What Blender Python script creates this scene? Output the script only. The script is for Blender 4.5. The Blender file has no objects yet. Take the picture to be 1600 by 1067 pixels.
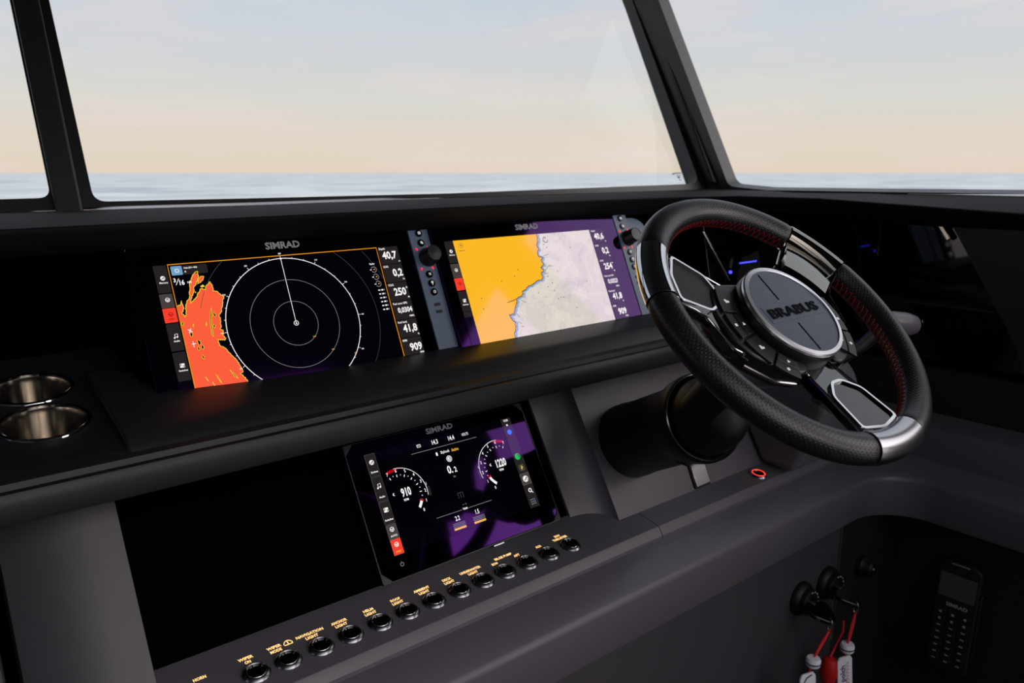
import bpy, bmesh, math, random
from mathutils import Vector, Matrix
PI = math.pi
random.seed(4)
SC = bpy.context.scene
COL = SC.collection

# ------------------------------------------------------------------ camera
# boat frame: X starboard, Y forward, Z up; the eye is at the origin, cabin sole at z = -1.5
PITCH, YAW, ROLL, FPX = .2222, .6637, -.0117, 1217.0
F = Vector((math.sin(YAW)*math.cos(PITCH), math.cos(YAW)*math.cos(PITCH), -math.sin(PITCH)))
R0 = Vector((math.cos(YAW), -math.sin(YAW), 0))
D0 = -R0.cross(F)
cr, sr = math.cos(ROLL), math.sin(ROLL)
EX, EY = cr*R0 - sr*D0, sr*R0 + cr*D0
cam_d = bpy.data.cameras.new('camera')
cam = bpy.data.objects.new('camera', cam_d); COL.objects.link(cam)
cam.matrix_world = Matrix(((EX.x, -EY.x, -F.x, 0), (EX.y, -EY.y, -F.y, 0), (EX.z, -EY.z, -F.z, 0), (0, 0, 0, 1)))
cam_d.sensor_width = 36; cam_d.lens = FPX/1600*36; cam_d.clip_start = .02; cam_d.clip_end = 60000
cam_d.dof.use_dof = True; cam_d.dof.focus_distance = .98; cam_d.dof.aperture_fstop = 7.1
SC.camera = cam

# ------------------------------------------------------------------ sky, exposure
SC.view_settings.view_transform = 'Standard'; SC.view_settings.look = 'None'
SC.view_settings.gamma = 1; SC.view_settings.use_curve_mapping = False
SC.view_settings.exposure = 0.0
# the boat heels a little: sea-level normal seen in the boat frame
SEA_N = Vector((.01453, .0, 1)).normalized()

def lin(c):
    c = c/255.0
    return c/12.92 if c <= .04045 else ((c+.055)/1.055)**2.4
def rgb(r, g, b): return (lin(r), lin(g), lin(b), 1)

class NT:
    """small helper for node trees"""
    def __init__(s, tree): s.t = tree; tree.nodes.clear()
    def n(s, typ, **kw):
        nd = s.t.nodes.new(typ)
        for k, v in kw.items():
            if k.startswith('i_'):
                key = k[2:]; key = int(key) if key.isdigit() else key.replace('_', ' ')
                nd.inputs[key].default_value = v
            else: setattr(nd, k, v)
        return nd
    def l(s, a, b): s.t.links.new(a, b)
    def math(s, op, a, b=None, c=None):
        nd = s.n('ShaderNodeMath', operation=op)
        for i, v in enumerate((a, b, c)):
            if v is None: continue
            if isinstance(v, (int, float)): nd.inputs[i].default_value = v
            else: s.l(v, nd.inputs[i])
        return nd.outputs[0]

SKY_STRENGTH = 1.0
def make_world():
    w = bpy.data.worlds.new('evening_sky'); SC.world = w; w.use_nodes = True
    T = NT(w.node_tree)
    tc = T.n('ShaderNodeTexCoord')
    dot = T.n('ShaderNodeVectorMath', operation='DOT_PRODUCT'); dot.inputs[1].default_value = SEA_N
    T.l(tc.outputs['Generated'], dot.inputs[0])
    ramp = T.n('ShaderNodeValToRGB'); cr_ = ramp.color_ramp; cr_.interpolation = 'EASE'
    stops = [(0.0, (233, 214, 196)), (.03, (232, 217, 201)), (.085, (222, 219, 214)), (.15, (212, 216, 222)), (.22, (203, 212, 225)), (1.0, (255, 263, 272))]
    e = cr_.elements
    while len(e) < len(stops): e.new(.5)
    for el, (p, c) in zip(e, stops): el.position = p; el.color = rgb(*c)
    T.l(dot.outputs['Value'], ramp.inputs[0])
    # thin streaky cloud, slightly pink
    mp = T.n('ShaderNodeMapping'); mp.inputs['Scale'].default_value = (2.2, 2.2, 13.0); mp.inputs['Rotation'].default_value = (.12, .1, .3)
    T.l(tc.outputs['Generated'], mp.inputs[0])
    nz = T.n('ShaderNodeTexNoise', i_Scale=1.6, i_Detail=6.0, i_Roughness=.6, i_Distortion=.5); T.l(mp.outputs[0], nz.inputs['Vector'])
    cl = T.n('ShaderNodeMapRange'); cl.inputs[1].default_value = .48; cl.inputs[2].default_value = .78; T.l(nz.outputs[0], cl.inputs[0])
    fac = T.math('MULTIPLY', cl.outputs[0], .62)
    mix = T.n('ShaderNodeMixRGB'); T.l(fac, mix.inputs[0]); T.l(ramp.outputs[0], mix.inputs[1]); mix.inputs[2].default_value = rgb(240, 222, 220)
    # the low sun behind the boat warms and brightens the sky aft
    sun = T.n('ShaderNodeVectorMath', operation='DOT_PRODUCT'); sun.inputs[1].default_value = Vector((.45, -.88, .10)).normalized()
    T.l(tc.outputs['Generated'], sun.inputs[0])
    s1 = T.math('POWER', T.math('MAXIMUM', sun.outputs['Value'], 0.0), 4.0)
    glow = T.n('ShaderNodeMixRGB', blend_type='ADD'); T.l(s1, glow.inputs[0]); T.l(mix.outputs[0], glow.inputs[1]); glow.inputs[2].default_value = (4.6, 4.05, 3.95, 1)
    bg = T.n('ShaderNodeBackground', i_Strength=SKY_STRENGTH); T.l(glow.outputs[0], bg.inputs[0])
    out = T.n('ShaderNodeOutputWorld'); T.l(bg.outputs[0], out.inputs[0])
make_world()

# ------------------------------------------------------------------ materials
def mat(name, c, rough=.5, metal=0.0, spec=.5, bump=0.0, bscale=400, coat=0.0, emit=None, estr=1.0, ior=1.5, tint=None, vary=0.0):
    m = bpy.data.materials.new(name); m.use_nodes = True
    T = NT(m.node_tree)
    p = T.n('ShaderNodeBsdfPrincipled'); o = T.n('ShaderNodeOutputMaterial'); T.l(p.outputs[0], o.inputs[0])
    p.inputs['Base Color'].default_value = rgb(*c); p.inputs['Roughness'].default_value = rough
    p.inputs['Metallic'].default_value = metal; p.inputs['Specular IOR Level'].default_value = spec
    p.inputs['IOR'].default_value = ior; p.inputs['Coat Weight'].default_value = coat; p.inputs['Coat Roughness'].default_value = .04
    if tint: p.inputs['Specular Tint'].default_value = (*tint, 1)
    if emit:
        p.inputs['Emission Color'].default_value = rgb(*emit); p.inputs['Emission Strength'].default_value = estr
    if bump or vary:
        tc = T.n('ShaderNodeTexCoord'); nz = T.n('ShaderNodeTexNoise', i_Scale=float(bscale), i_Detail=3.0); T.l(tc.outputs['Object'], nz.inputs['Vector'])
        if bump:
            b = T.n('ShaderNodeBump', i_Strength=bump, i_Distance=.001); T.l(nz.outputs[0], b.inputs['Height']); T.l(b.outputs[0], p.inputs['Normal'])
        if vary:
            n2 = T.n('ShaderNodeTexNoise', i_Scale=9.0, i_Detail=4.0); T.l(tc.outputs['Object'], n2.inputs['Vector'])
            T.l(T.math('ADD', T.math('MULTIPLY', n2.outputs[0], vary), rough - vary*.5), p.inputs['Roughness'])
    return m

M = {}
M['dash'] = mat('soft_touch_charcoal', (25, 28, 32), .48, spec=.35, bump=.08, bscale=900, vary=.10)
M['dash_top'] = mat('anti_glare_dash_cover', (20, 22, 25), .72, spec=.12, bump=.08, bscale=900)
M['grey'] = mat('satin_grey_moulding', (88, 85, 92), .42, bump=.06, bscale=900, vary=.08)
M['grey_shade'] = mat('shaded_grey_moulding', (60, 58, 64), .44, bump=.06, bscale=900, vary=.08)  # darker copy of the grey: shade put into column and locker front
M['grey_dark'] = mat('dark_grey_moulding', (26, 26, 28), .5, bump=.06, bscale=900)  # dark trim grey, deepened for the shade in the niche
M['fascia'] = mat('satin_fascia_sky_tint', (88, 106, 130), .38)  # blue of the reflected sky put into the base colour
M['black'] = mat('matt_black', (9, 9, 10), .6)
M['void'] = mat('hollow_shade_black', (2, 2, 3), .95, spec=.02)  # near-black colour standing in for deep shade inside the hollows
M['gloss'] = mat('gloss_black', (5, 5, 6), .07)
M['piano'] = mat('piano_black', (6, 6, 7), .04, coat=.4)
M['rubber'] = mat('black_rubber', (7, 7, 8), .5, spec=.35)
M['chrome'] = mat('polished_chrome', (205, 205, 208), .07, metal=1)
M['dark_chrome'] = mat('black_chrome', (120, 116, 108), .06, metal=1)
M['satin'] = mat('satin_aluminium', (176, 174, 178), .24, metal=1)
M['steel'] = mat('brushed_stainless', (196, 190, 180), .14, metal=1, bump=.05, bscale=60)
M['brass'] = mat('key_nickel', (190, 175, 140), .25, metal=1)
M['red_stitch'] = mat('red_thread', (120, 12, 26), .6)
M['red_cord'] = mat('red_cord', (205, 22, 28), .6)
M['red_float'] = mat('red_foam_float', (190, 18, 22), .45)
M['white_plastic'] = mat('white_plastic_tag', (232, 232, 240), .4)
M['navy'] = mat('navy_band', (24, 34, 84), .45)
M['red_print'] = mat('red_print', (176, 40, 60), .5)
M['white_print'] = mat('white_print', (205, 205, 208), .5)
M['grey_print'] = mat('grey_print', (150, 154, 158), .5)
M['emblem'] = mat('emblem_slate', (58, 68, 82), .36, bump=.2, bscale=700)
M['hub'] = mat('hub_black', (20, 21, 23), .34)
M['bezel'] = mat('black_nickel_bezel', (150, 150, 154), .26, metal=1)
M['button'] = mat('button_black', (20, 20, 22), .42)
M['bulkhead'] = mat('cabin_dark_liner', (44, 42, 42), .6)
M['sole'] = mat('cabin_sole', (70, 62, 56), .6, bump=.1, bscale=60)
M['frame'] = mat('window_frame_black', (17, 19, 20), .42, bump=.05, bscale=500)
M['gasket'] = mat('window_gasket', (16, 18, 18), .5)
M['lcd'] = mat('dull_lcd', (72, 78, 74), .2)
M['seat'] = mat('seat_leather', (70, 60, 54), .55)
def screen_mat(name, c, s=1.0, tint=(.36, .05, .85), ior=1.5):
    return mat(name, (2, 2, 3), .06, spec=.5, emit=c, estr=s, tint=tint, ior=ior)
GL = dict(tint=(.36, .05, .85), ior=1.55)
M['glass_black'] = mat('display_glass', (2, 2, 3), .05, **GL)
M['scr_off'] = screen_mat('screen_black', (2, 2, 5))
M['scr_navy'] = screen_mat('screen_night', (7, 7, 16))
M['scr_tile'] = screen_mat('screen_tile', (38, 34, 34))
M['scr_tile2'] = screen_mat('screen_tile_light', (70, 64, 62))
M['scr_edge'] = screen_mat('screen_tile_edge', (86, 82, 82))
M['scr_white'] = screen_mat('screen_white', (238, 236, 232), 1.1)
M['scr_grey'] = screen_mat('screen_grey', (128, 128, 128))
M['scr_dim'] = screen_mat('screen_dim', (64, 64, 72))
M['scr_red'] = screen_mat('screen_red', (240, 62, 44), 1.05)
M['scr_crimson'] = screen_mat('screen_crimson', (176, 8, 28))
M['scr_echo'] = screen_mat('screen_echo', (246, 92, 58), 1.05)
M['scr_yellow'] = screen_mat('screen_yellow', (238, 214, 52))
M['scr_orange'] = screen_mat('screen_orange', (236, 150, 24))
M['scr_amber'] = screen_mat('screen_amber', (240, 180, 60))
M['scr_blue'] = screen_mat('screen_blue', (112, 160, 196))
M['scr_blue2'] = screen_mat('screen_blue_dot', (38, 110, 240), 1.2)
M['scr_green'] = screen_mat('screen_green', (30, 190, 90))
M['scr_land'] = screen_mat('screen_land', (246, 180, 34), 1.05)
M['scr_shallow'] = screen_mat('screen_shallow', (150, 170, 200))
M['scr_coast'] = screen_mat('screen_coast', (52, 50, 66))
M['black_ink'] = mat('black_lettering', (4, 4, 5), .7, spec=.1)
M['ring'] = mat('bright_hub_ring', (228, 228, 232), .34, metal=1)
M['led_red'] = mat('red_led', (60, 4, 10), .3, emit=(240, 20, 60), estr=1.6)
M['led_ring'] = mat('red_backlit_ring', (80, 10, 8), .3, emit=(255, 70, 50), estr=1.2)
M['led_blue'] = mat('blue_led', (10, 10, 60), .3, emit=(60, 60, 255), estr=3.0)
M['legend'] = mat('backlit_legend', (60, 40, 10), .4, emit=(255, 204, 132), estr=1.5)
M['icon'] = mat('backlit_icon', (60, 60, 60), .4, emit=(210, 208, 200), estr=.8)

def chart_mat():
    m = bpy.data.materials.new('screen_chart_sea'); m.use_nodes = True; T = NT(m.node_tree)
    p = T.n('ShaderNodeBsdfPrincipled', i_Roughness=.06, i_IOR=1.5); p.inputs['Base Color'].default_value = rgb(2, 2, 3); p.inputs['Specular Tint'].default_value = (.36, .05, .85, 1)
    tc = T.n('ShaderNodeTexCoord')
    nz = T.n('ShaderNodeTexNoise', i_Scale=14.0, i_Detail=5.0, i_Roughness=.6, i_Distortion=1.2); T.l(tc.outputs['Object'], nz.inputs['Vector'])
    # depth contours: thin lines where the noise crosses level steps
    f = T.math('FRACT', T.math('MULTIPLY', nz.outputs[0], 9.0))
    line = T.math('LESS_THAN', T.math('ABSOLUTE', T.math('SUBTRACT', f, .5)), .045)
    ramp = T.n('ShaderNodeValToRGB'); ramp.color_ramp.elements[0].position = .35; ramp.color_ramp.elements[0].color = rgb(206, 198, 196)
    ramp.color_ramp.elements[1].position = .62; ramp.color_ramp.elements[1].color = rgb(226, 218, 206); T.l(nz.outputs[0], ramp.inputs[0])
    mx = T.n('ShaderNodeMixRGB'); T.l(T.math('MULTIPLY', line, .22), mx.inputs[0]); T.l(ramp.outputs[0], mx.inputs[1]); mx.inputs[2].default_value = rgb(140, 132, 132)
    T.l(mx.outputs[0], p.inputs['Emission Color']); p.inputs['Emission Strength'].default_value = 1.0
    o = T.n('ShaderNodeOutputMaterial'); T.l(p.outputs[0], o.inputs[0]); return m
M['scr_chart'] = chart_mat()

def perforated():
    m = bpy.data.materials.new('perforated_black_leather'); m.use_nodes = True; T = NT(m.node_tree)
    p = T.n('ShaderNodeBsdfPrincipled', i_Roughness=.36); o = T.n('ShaderNodeOutputMaterial'); T.l(p.outputs[0], o.inputs[0])
    uv = T.n('ShaderNodeUVMap'); sp = T.n('ShaderNodeSeparateXYZ'); T.l(uv.outputs[0], sp.inputs[0])
    u, v = sp.outputs[0], sp.outputs[1]            # already in pitches
    def cell(du, dv):
        a = T.math('SUBTRACT', T.math('FRACT', T.math('ADD', u, du)), .5); b = T.math('SUBTRACT', T.math('FRACT', T.math('ADD', v, dv)), .5)
        return T.math('SQRT', T.math('ADD', T.math('MULTIPLY', a, a), T.math('MULTIPLY', b, b)))
    d = T.math('MINIMUM', cell(0, 0), cell(.5, .5))
    hole = T.math('LESS_THAN', d, .18)
    tc = T.n('ShaderNodeTexCoord'); nz = T.n('ShaderNodeTexNoise', i_Scale=500.0, i_Detail=3.0); T.l(tc.outputs['Object'], nz.inputs['Vector'])
    mr = T.n('ShaderNodeMapRange'); mr.inputs[1].default_value = .09; mr.inputs[2].default_value = .19; T.l(d, mr.inputs[0])
    h = T.math('ADD', mr.outputs[0], T.math('MULTIPLY', nz.outputs[0], .12))
    b = T.n('ShaderNodeBump', i_Strength=.4, i_Distance=.0005); T.l(h, b.inputs['Height']); T.l(b.outputs[0], p.inputs['Normal'])
    mx = T.n('ShaderNodeMixRGB'); T.l(hole, mx.inputs[0]); mx.inputs[1].default_value = rgb(19, 19, 21); mx.inputs[2].default_value = rgb(5, 5, 5); T.l(mx.outputs[0], p.inputs['Base Color'])
    return m
M['leather'] = perforated()

def glass_mat():
    m = bpy.data.materials.new('window_glass'); m.use_nodes = True; T = NT(m.node_tree)
    fr = T.n('ShaderNodeFresnel', i_IOR=1.45); tr = T.n('ShaderNodeBsdfTransparent'); tr.inputs[0].default_value = (.97, .98, .975, 1)
    gl = T.n('ShaderNodeBsdfGlossy', i_Roughness=.01); gl.inputs[0].default_value = (.8, .85, .85, 1)
    mx = T.n('ShaderNodeMixShader'); T.l(T.math('MULTIPLY', fr.outputs[0], .018), mx.inputs[0]); T.l(tr.outputs[0], mx.inputs[1]); T.l(gl.outputs[0], mx.inputs[2])
    o = T.n('ShaderNodeOutputMaterial'); T.l(mx.outputs[0], o.inputs[0]); return m
M['glass'] = glass_mat()

def sea_mat():
    m = bpy.data.materials.new('evening_sea'); m.use_nodes = True; T = NT(m.node_tree)
    p = T.n('ShaderNodeBsdfPrincipled', i_Roughness=.28, i_IOR=1.33); o = T.n('ShaderNodeOutputMaterial'); T.l(p.outputs[0], o.inputs[0])
    tc = T.n('ShaderNodeTexCoord')
    n1 = T.n('ShaderNodeTexNoise', i_Scale=.045, i_Detail=8.0, i_Roughness=.62); T.l(tc.outputs['Object'], n1.inputs['Vector'])
    n2 = T.n('ShaderNodeTexNoise', i_Scale=.012, i_Detail=3.0); T.l(tc.outputs['Object'], n2.inputs['Vector'])
    h = T.math('ADD', n1.outputs[0], T.math('MULTIPLY', n2.outputs[0], 2.0))
    b = T.n('ShaderNodeBump', i_Strength=.8, i_Distance=3.0); T.l(h, b.inputs['Height']); T.l(b.outputs[0], p.inputs['Normal'])
    r = T.n('ShaderNodeValToRGB'); r.color_ramp.elements[0].position = .38; r.color_ramp.elements[0].color = rgb(134, 148, 162)
    r.color_ramp.elements[1].position = .58; r.color_ramp.elements[1].color = rgb(206, 210, 212); T.l(n1.outputs[0], r.inputs[0]); T.l(r.outputs[0], p.inputs['Base Color'])
    return m
M['sea'] = sea_mat()

# ------------------------------------------------------------------ mesh helpers
WM = {}
def wm(o): return WM.get(o.name, Matrix.Identity(4)) if o else Matrix.Identity(4)
def tag(o, label=None, cat=None, group=None, kind=None):
    if label: o['label'] = label
    if cat: o['category'] = cat
    if group: o['group'] = group
    if kind: o['kind'] = kind
    return o
def thing(name, label, cat, mtx=None, group=None):
    o = bpy.data.objects.new(name, None); COL.objects.link(o); o.empty_display_size = .02
    mtx = mtx or Matrix.Identity(4); o.matrix_world = mtx; WM[o.name] = mtx.copy()
    return tag(o, label, cat, group)
def frame(org, x, z):
    """matrix with local X along x, local Z along z"""
    z = Vector(z).normalized(); x = Vector(x); x = (x - z*x.dot(z)).normalized(); y = z.cross(x)
    return Matrix(((x.x, y.x, z.x, org[0]), (x.y, y.y, z.y, org[1]), (x.z, y.z, z.z, org[2]), (0, 0, 0, 1)))

class MB:
    def __init__(s): s.v = []; s.f = []; s.uv = {}
    def add(s, vs, fs, mtx=None):
        o = len(s.v)
        s.v += [tuple(mtx @ Vector(p)) if mtx else tuple(p) for p in vs]; s.f += [tuple(i+o for i in f) for f in fs]; return s
    def box(s, c, d, mtx=None):
        x, y, z = d[0]/2, d[1]/2, d[2]/2
        vs = [(c[0]+a*x, c[1]+b*y, c[2]+e*z) for a in (-1, 1) for b in (-1, 1) for e in (-1, 1)]
        return s.add(vs, [(0, 1, 3, 2), (4, 6, 7, 5), (0, 4, 5, 1), (2, 3, 7, 6), (0, 2, 6, 4), (1, 5, 7, 3)], mtx)
    def prism(s, poly, a, b, mtx=None):
        """poly in local XY, from z=a to z=b"""
        n = len(poly)
        if sum(poly[i][0]*poly[(i+1) % n][1]-poly[(i+1) % n][0]*poly[i][1] for i in range(n)) < 0: poly = poly[::-1]
        vs = [(p[0], p[1], a) for p in poly]+[(p[0], p[1], b) for p in poly]
        fs = [tuple(range(n-1, -1, -1)), tuple(range(n, 2*n))]+[(i, (i+1) % n, n+(i+1) % n, n+i) for i in range(n)]
        return s.add(vs, fs, mtx)
    def lathe(s, prof, seg=40, mtx=None, close=False):
        """prof: (radius, height) list turned round local Z"""
        vs = []; fs = []; n = len(prof)
        for k in range(seg):
            a = 2*PI*k/seg
            vs += [(r*math.cos(a), r*math.sin(a), h) for r, h in prof]
        for k in range(seg):
            k2 = (k+1) % seg
            for i in range(n-1 if not close else n):
                j = (i+1) % n
                fs.append((k*n+i, k2*n+i, k2*n+j, k*n+j))
        if not close:
            if prof[0][0] > 1e-6: fs.append(tuple(k*n for k in range(seg-1, -1, -1)))
            if prof[-1][0] > 1e-6: fs.append(tuple(k*n+n-1 for k in range(seg)))
        return s.add(vs, fs, mtx)
    def tube(s, path, r, seg=8, mtx=None, closed=False):
        P = [Vector(p) for p in path]; n = len(P); vs = []; fs = []
        up = None
        for i in range(n):
            t = (P[(i+1) % n]-P[i-1]) if closed else (P[min(i+1, n-1)]-P[max(i-1, 0)])
            t.normalize()
            if up is None: up = t.orthogonal().normalized()
            up = (up - t*up.dot(t)).normalized(); w = t.cross(up)
            rr = r[i] if isinstance(r, (list, tuple)) else r
            vs += [tuple(P[i]+rr*(math.cos(2*PI*k/seg)*up+math.sin(2*PI*k/seg)*w)) for k in range(seg)]
        for i in range(n if closed else n-1):
            j = (i+1) % n
            for k in range(seg): fs.append((i*seg+k, i*seg+(k+1) % seg, j*seg+(k+1) % seg, j*seg+k))
        if not closed: fs += [tuple(range(seg-1, -1, -1)), tuple((n-1)*seg+k for k in range(seg))]
        return s.add(vs, fs, mtx)
    def loft(s, secs, mtx=None, caps=True, closed=True):
        n = len(secs[0]); vs = [p for q in secs for p in q]; fs = []
        for i in range(len(secs)-1):
            for k in range(n if closed else n-1): fs.append((i*n+k, i*n+(k+1) % n, (i+1)*n+(k+1) % n, (i+1)*n+k))
        if caps and closed: fs += [tuple(range(n-1, -1, -1)), tuple((len(secs)-1)*n+k for k in range(n))]
        return s.add(vs, fs, mtx)
    def build(s, name, m, parent=None, smooth=True, bevel=0, seg=2, local=False, label=None, kind=None, ang=35):
        me = bpy.data.meshes.new(name)
        vs = s.v
        if parent is not None and not local:
            inv = wm(parent).inverted(); vs = [tuple(inv @ Vector(p)) for p in vs]
        me.from_pydata(vs, [], s.f); me.update()
        bm = bmesh.new(); bm.from_mesh(me); bmesh.ops.recalc_face_normals(bm, faces=bm.faces); bm.to_mesh(me); bm.free()
        me.materials.append(m)
        o = bpy.data.objects.new(name, me); COL.objects.link(o)
        if parent is not None: o.parent = parent; WM[o.name] = wm(parent)
        else: WM[o.name] = Matrix.Identity(4)
        if smooth:
            me.shade_smooth() if hasattr(me, 'shade_smooth') else None
            for p in me.polygons: p.use_smooth = True
            me.set_sharp_from_angle(angle=math.radians(ang))
        if bevel:
            b = o.modifiers.new('bevel', 'BEVEL'); b.width = bevel; b.segments = seg; b.limit_method = 'ANGLE'; b.angle_limit = math.radians(40); b.harden_normals = False
        if label: o['label'] = label
        if kind: o['kind'] = kind
        return o

def fillet(poly, r, n=5):
    """round the corners of a closed 2-D polygon; r a number or a list"""
    out = []; N = len(poly)
    for i in range(N):
        p, a, b = Vector(poly[i]), Vector(poly[i-1]), Vector(poly[(i+1) % N])
        rr = r[i] if isinstance(r, (list, tuple)) else r
        u, v = (a-p), (b-p); rr = min(rr, u.length*.48, v.length*.48)
        if rr < 1e-6: out.append(tuple(p)); continue
        p0, p1 = p+u.normalized()*rr, p+v.normalized()*rr
        for k in range(n+1):
            t = k/n; out.append(tuple((1-t)**2*p0+2*t*(1-t)*p+t*t*p1))
    return out
def rrect(x0, y0, x1, y1, r, n=5): return fillet([(x0, y0), (x1, y0), (x1, y1), (x0, y1)], r, n)
def circle(cx, cy, r, n=24): return [(cx+r*math.cos(2*PI*k/n), cy+r*math.sin(2*PI*k/n)) for k in range(n)]

def curve_mesh(splines, depth):
    """2-D curve with holes, filled and extruded from z=-depth to 0 -> (verts, faces)"""
    c = bpy.data.curves.new('plate', 'CURVE'); c.dimensions = '2D'; c.fill_mode = 'BOTH'; c.extrude = depth/2
    for pts in splines:
        sp = c.splines.new('POLY'); sp.points.add(len(pts)-1); sp.use_cyclic_u = True
        for q, p in zip(sp.points, pts): q.co = (p[0], p[1], 0, 1)
    return from_curve(c, depth)
def from_curve(c, depth=0):
    o = bpy.data.objects.new('tmp', c); COL.objects.link(o)
    bpy.context.view_layer.update()
    dg = bpy.context.evaluated_depsgraph_get(); me = o.evaluated_get(dg).to_mesh()
    vs = [(v.co.x, v.co.y, v.co.z-depth/2) for v in me.vertices]; fs = [tuple(p.vertices) for p in me.polygons]
    o.evaluated_get(dg).to_mesh_clear(); bpy.data.objects.remove(o); bpy.data.curves.remove(c)
    return vs, fs
TXT = {}
def text_geo(s, bold=0.0, ext=0.0):
    k = (s, bold, ext)
    if k not in TXT:
        c = bpy.data.curves.new('t', 'FONT'); c.body = s; c.size = 1; c.resolution_u = 2; c.offset = bold; c.extrude = ext; c.align_x = 'CENTER'; c.align_y = 'CENTER'; c.space_line = .9
        TXT[k] = from_curve(c)
    return TXT[k]
def put_text(mb, s, x, y, size, xs=1.0, bold=0.0, z=0.0, ext=0.0, align='C', mtx=None):
    vs, fs = text_geo(s, bold, ext)
    if not vs: return mb
    x0 = min(v[0] for v in vs); x1 = max(v[0] for v in vs); y0 = min(v[1] for v in vs); y1 = max(v[1] for v in vs)
    ax = {'C': (x0+x1)/2, 'L': x0, 'R': x1}[align]; ay = (y0+y1)/2
    return mb.add([((v[0]-ax)*size*xs+x, (v[1]-ay)*size+y, v[2]*size+z) for v in vs], fs, mtx)

def sweep(path, prof, closed_prof=True):
    """prof (n, z) swept along plan path [(x, y, nx, ny)]: point = (x,y) + n*(nx,ny)"""
    return [[(x+n*nx, y+n*ny, z) for n, z in prof] for x, y, nx, ny in path]
def xprism(prof, x0, x1):
    """prof in (y, z) extruded along X"""
    mb = MB(); mb.loft([[(x0, y, z) for y, z in prof], [(x1, y, z) for y, z in prof]]); return mb

# ------------------------------------------------------------------ the setting: sea and cabin shell
def sea():
    rot = Vector((0, 0, 1)).rotation_difference(SEA_N).to_matrix().to_4x4()
    mb = MB(); S = 30000; rings = [0, 40, 120, 400, 1500, 6000, S]; seg = 48
    vs = [(0, 0, 0)]; fs = []
    for r in rings[1:]: vs += [(r*math.cos(2*PI*k/seg), r*math.sin(2*PI*k/seg), 0) for k in range(seg)]
    for k in range(seg): fs.append((0, 1+k, 1+(k+1) % seg))
    for i in range(len(rings)-2):
        for k in range(seg): fs.append((1+i*seg+k, 1+(i+1)*seg+k, 1+(i+1)*seg+(k+1) % seg, 1+i*seg+(k+1) % seg))
    mb.add(vs, fs); o = mb.build('sea', M['sea'], smooth=False, kind='structure'); o.matrix_world = rot @ Matrix.Translation((0, 0, -3.0))
    return o
sea()

CEIL, SOLE = .72, -1.5
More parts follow.
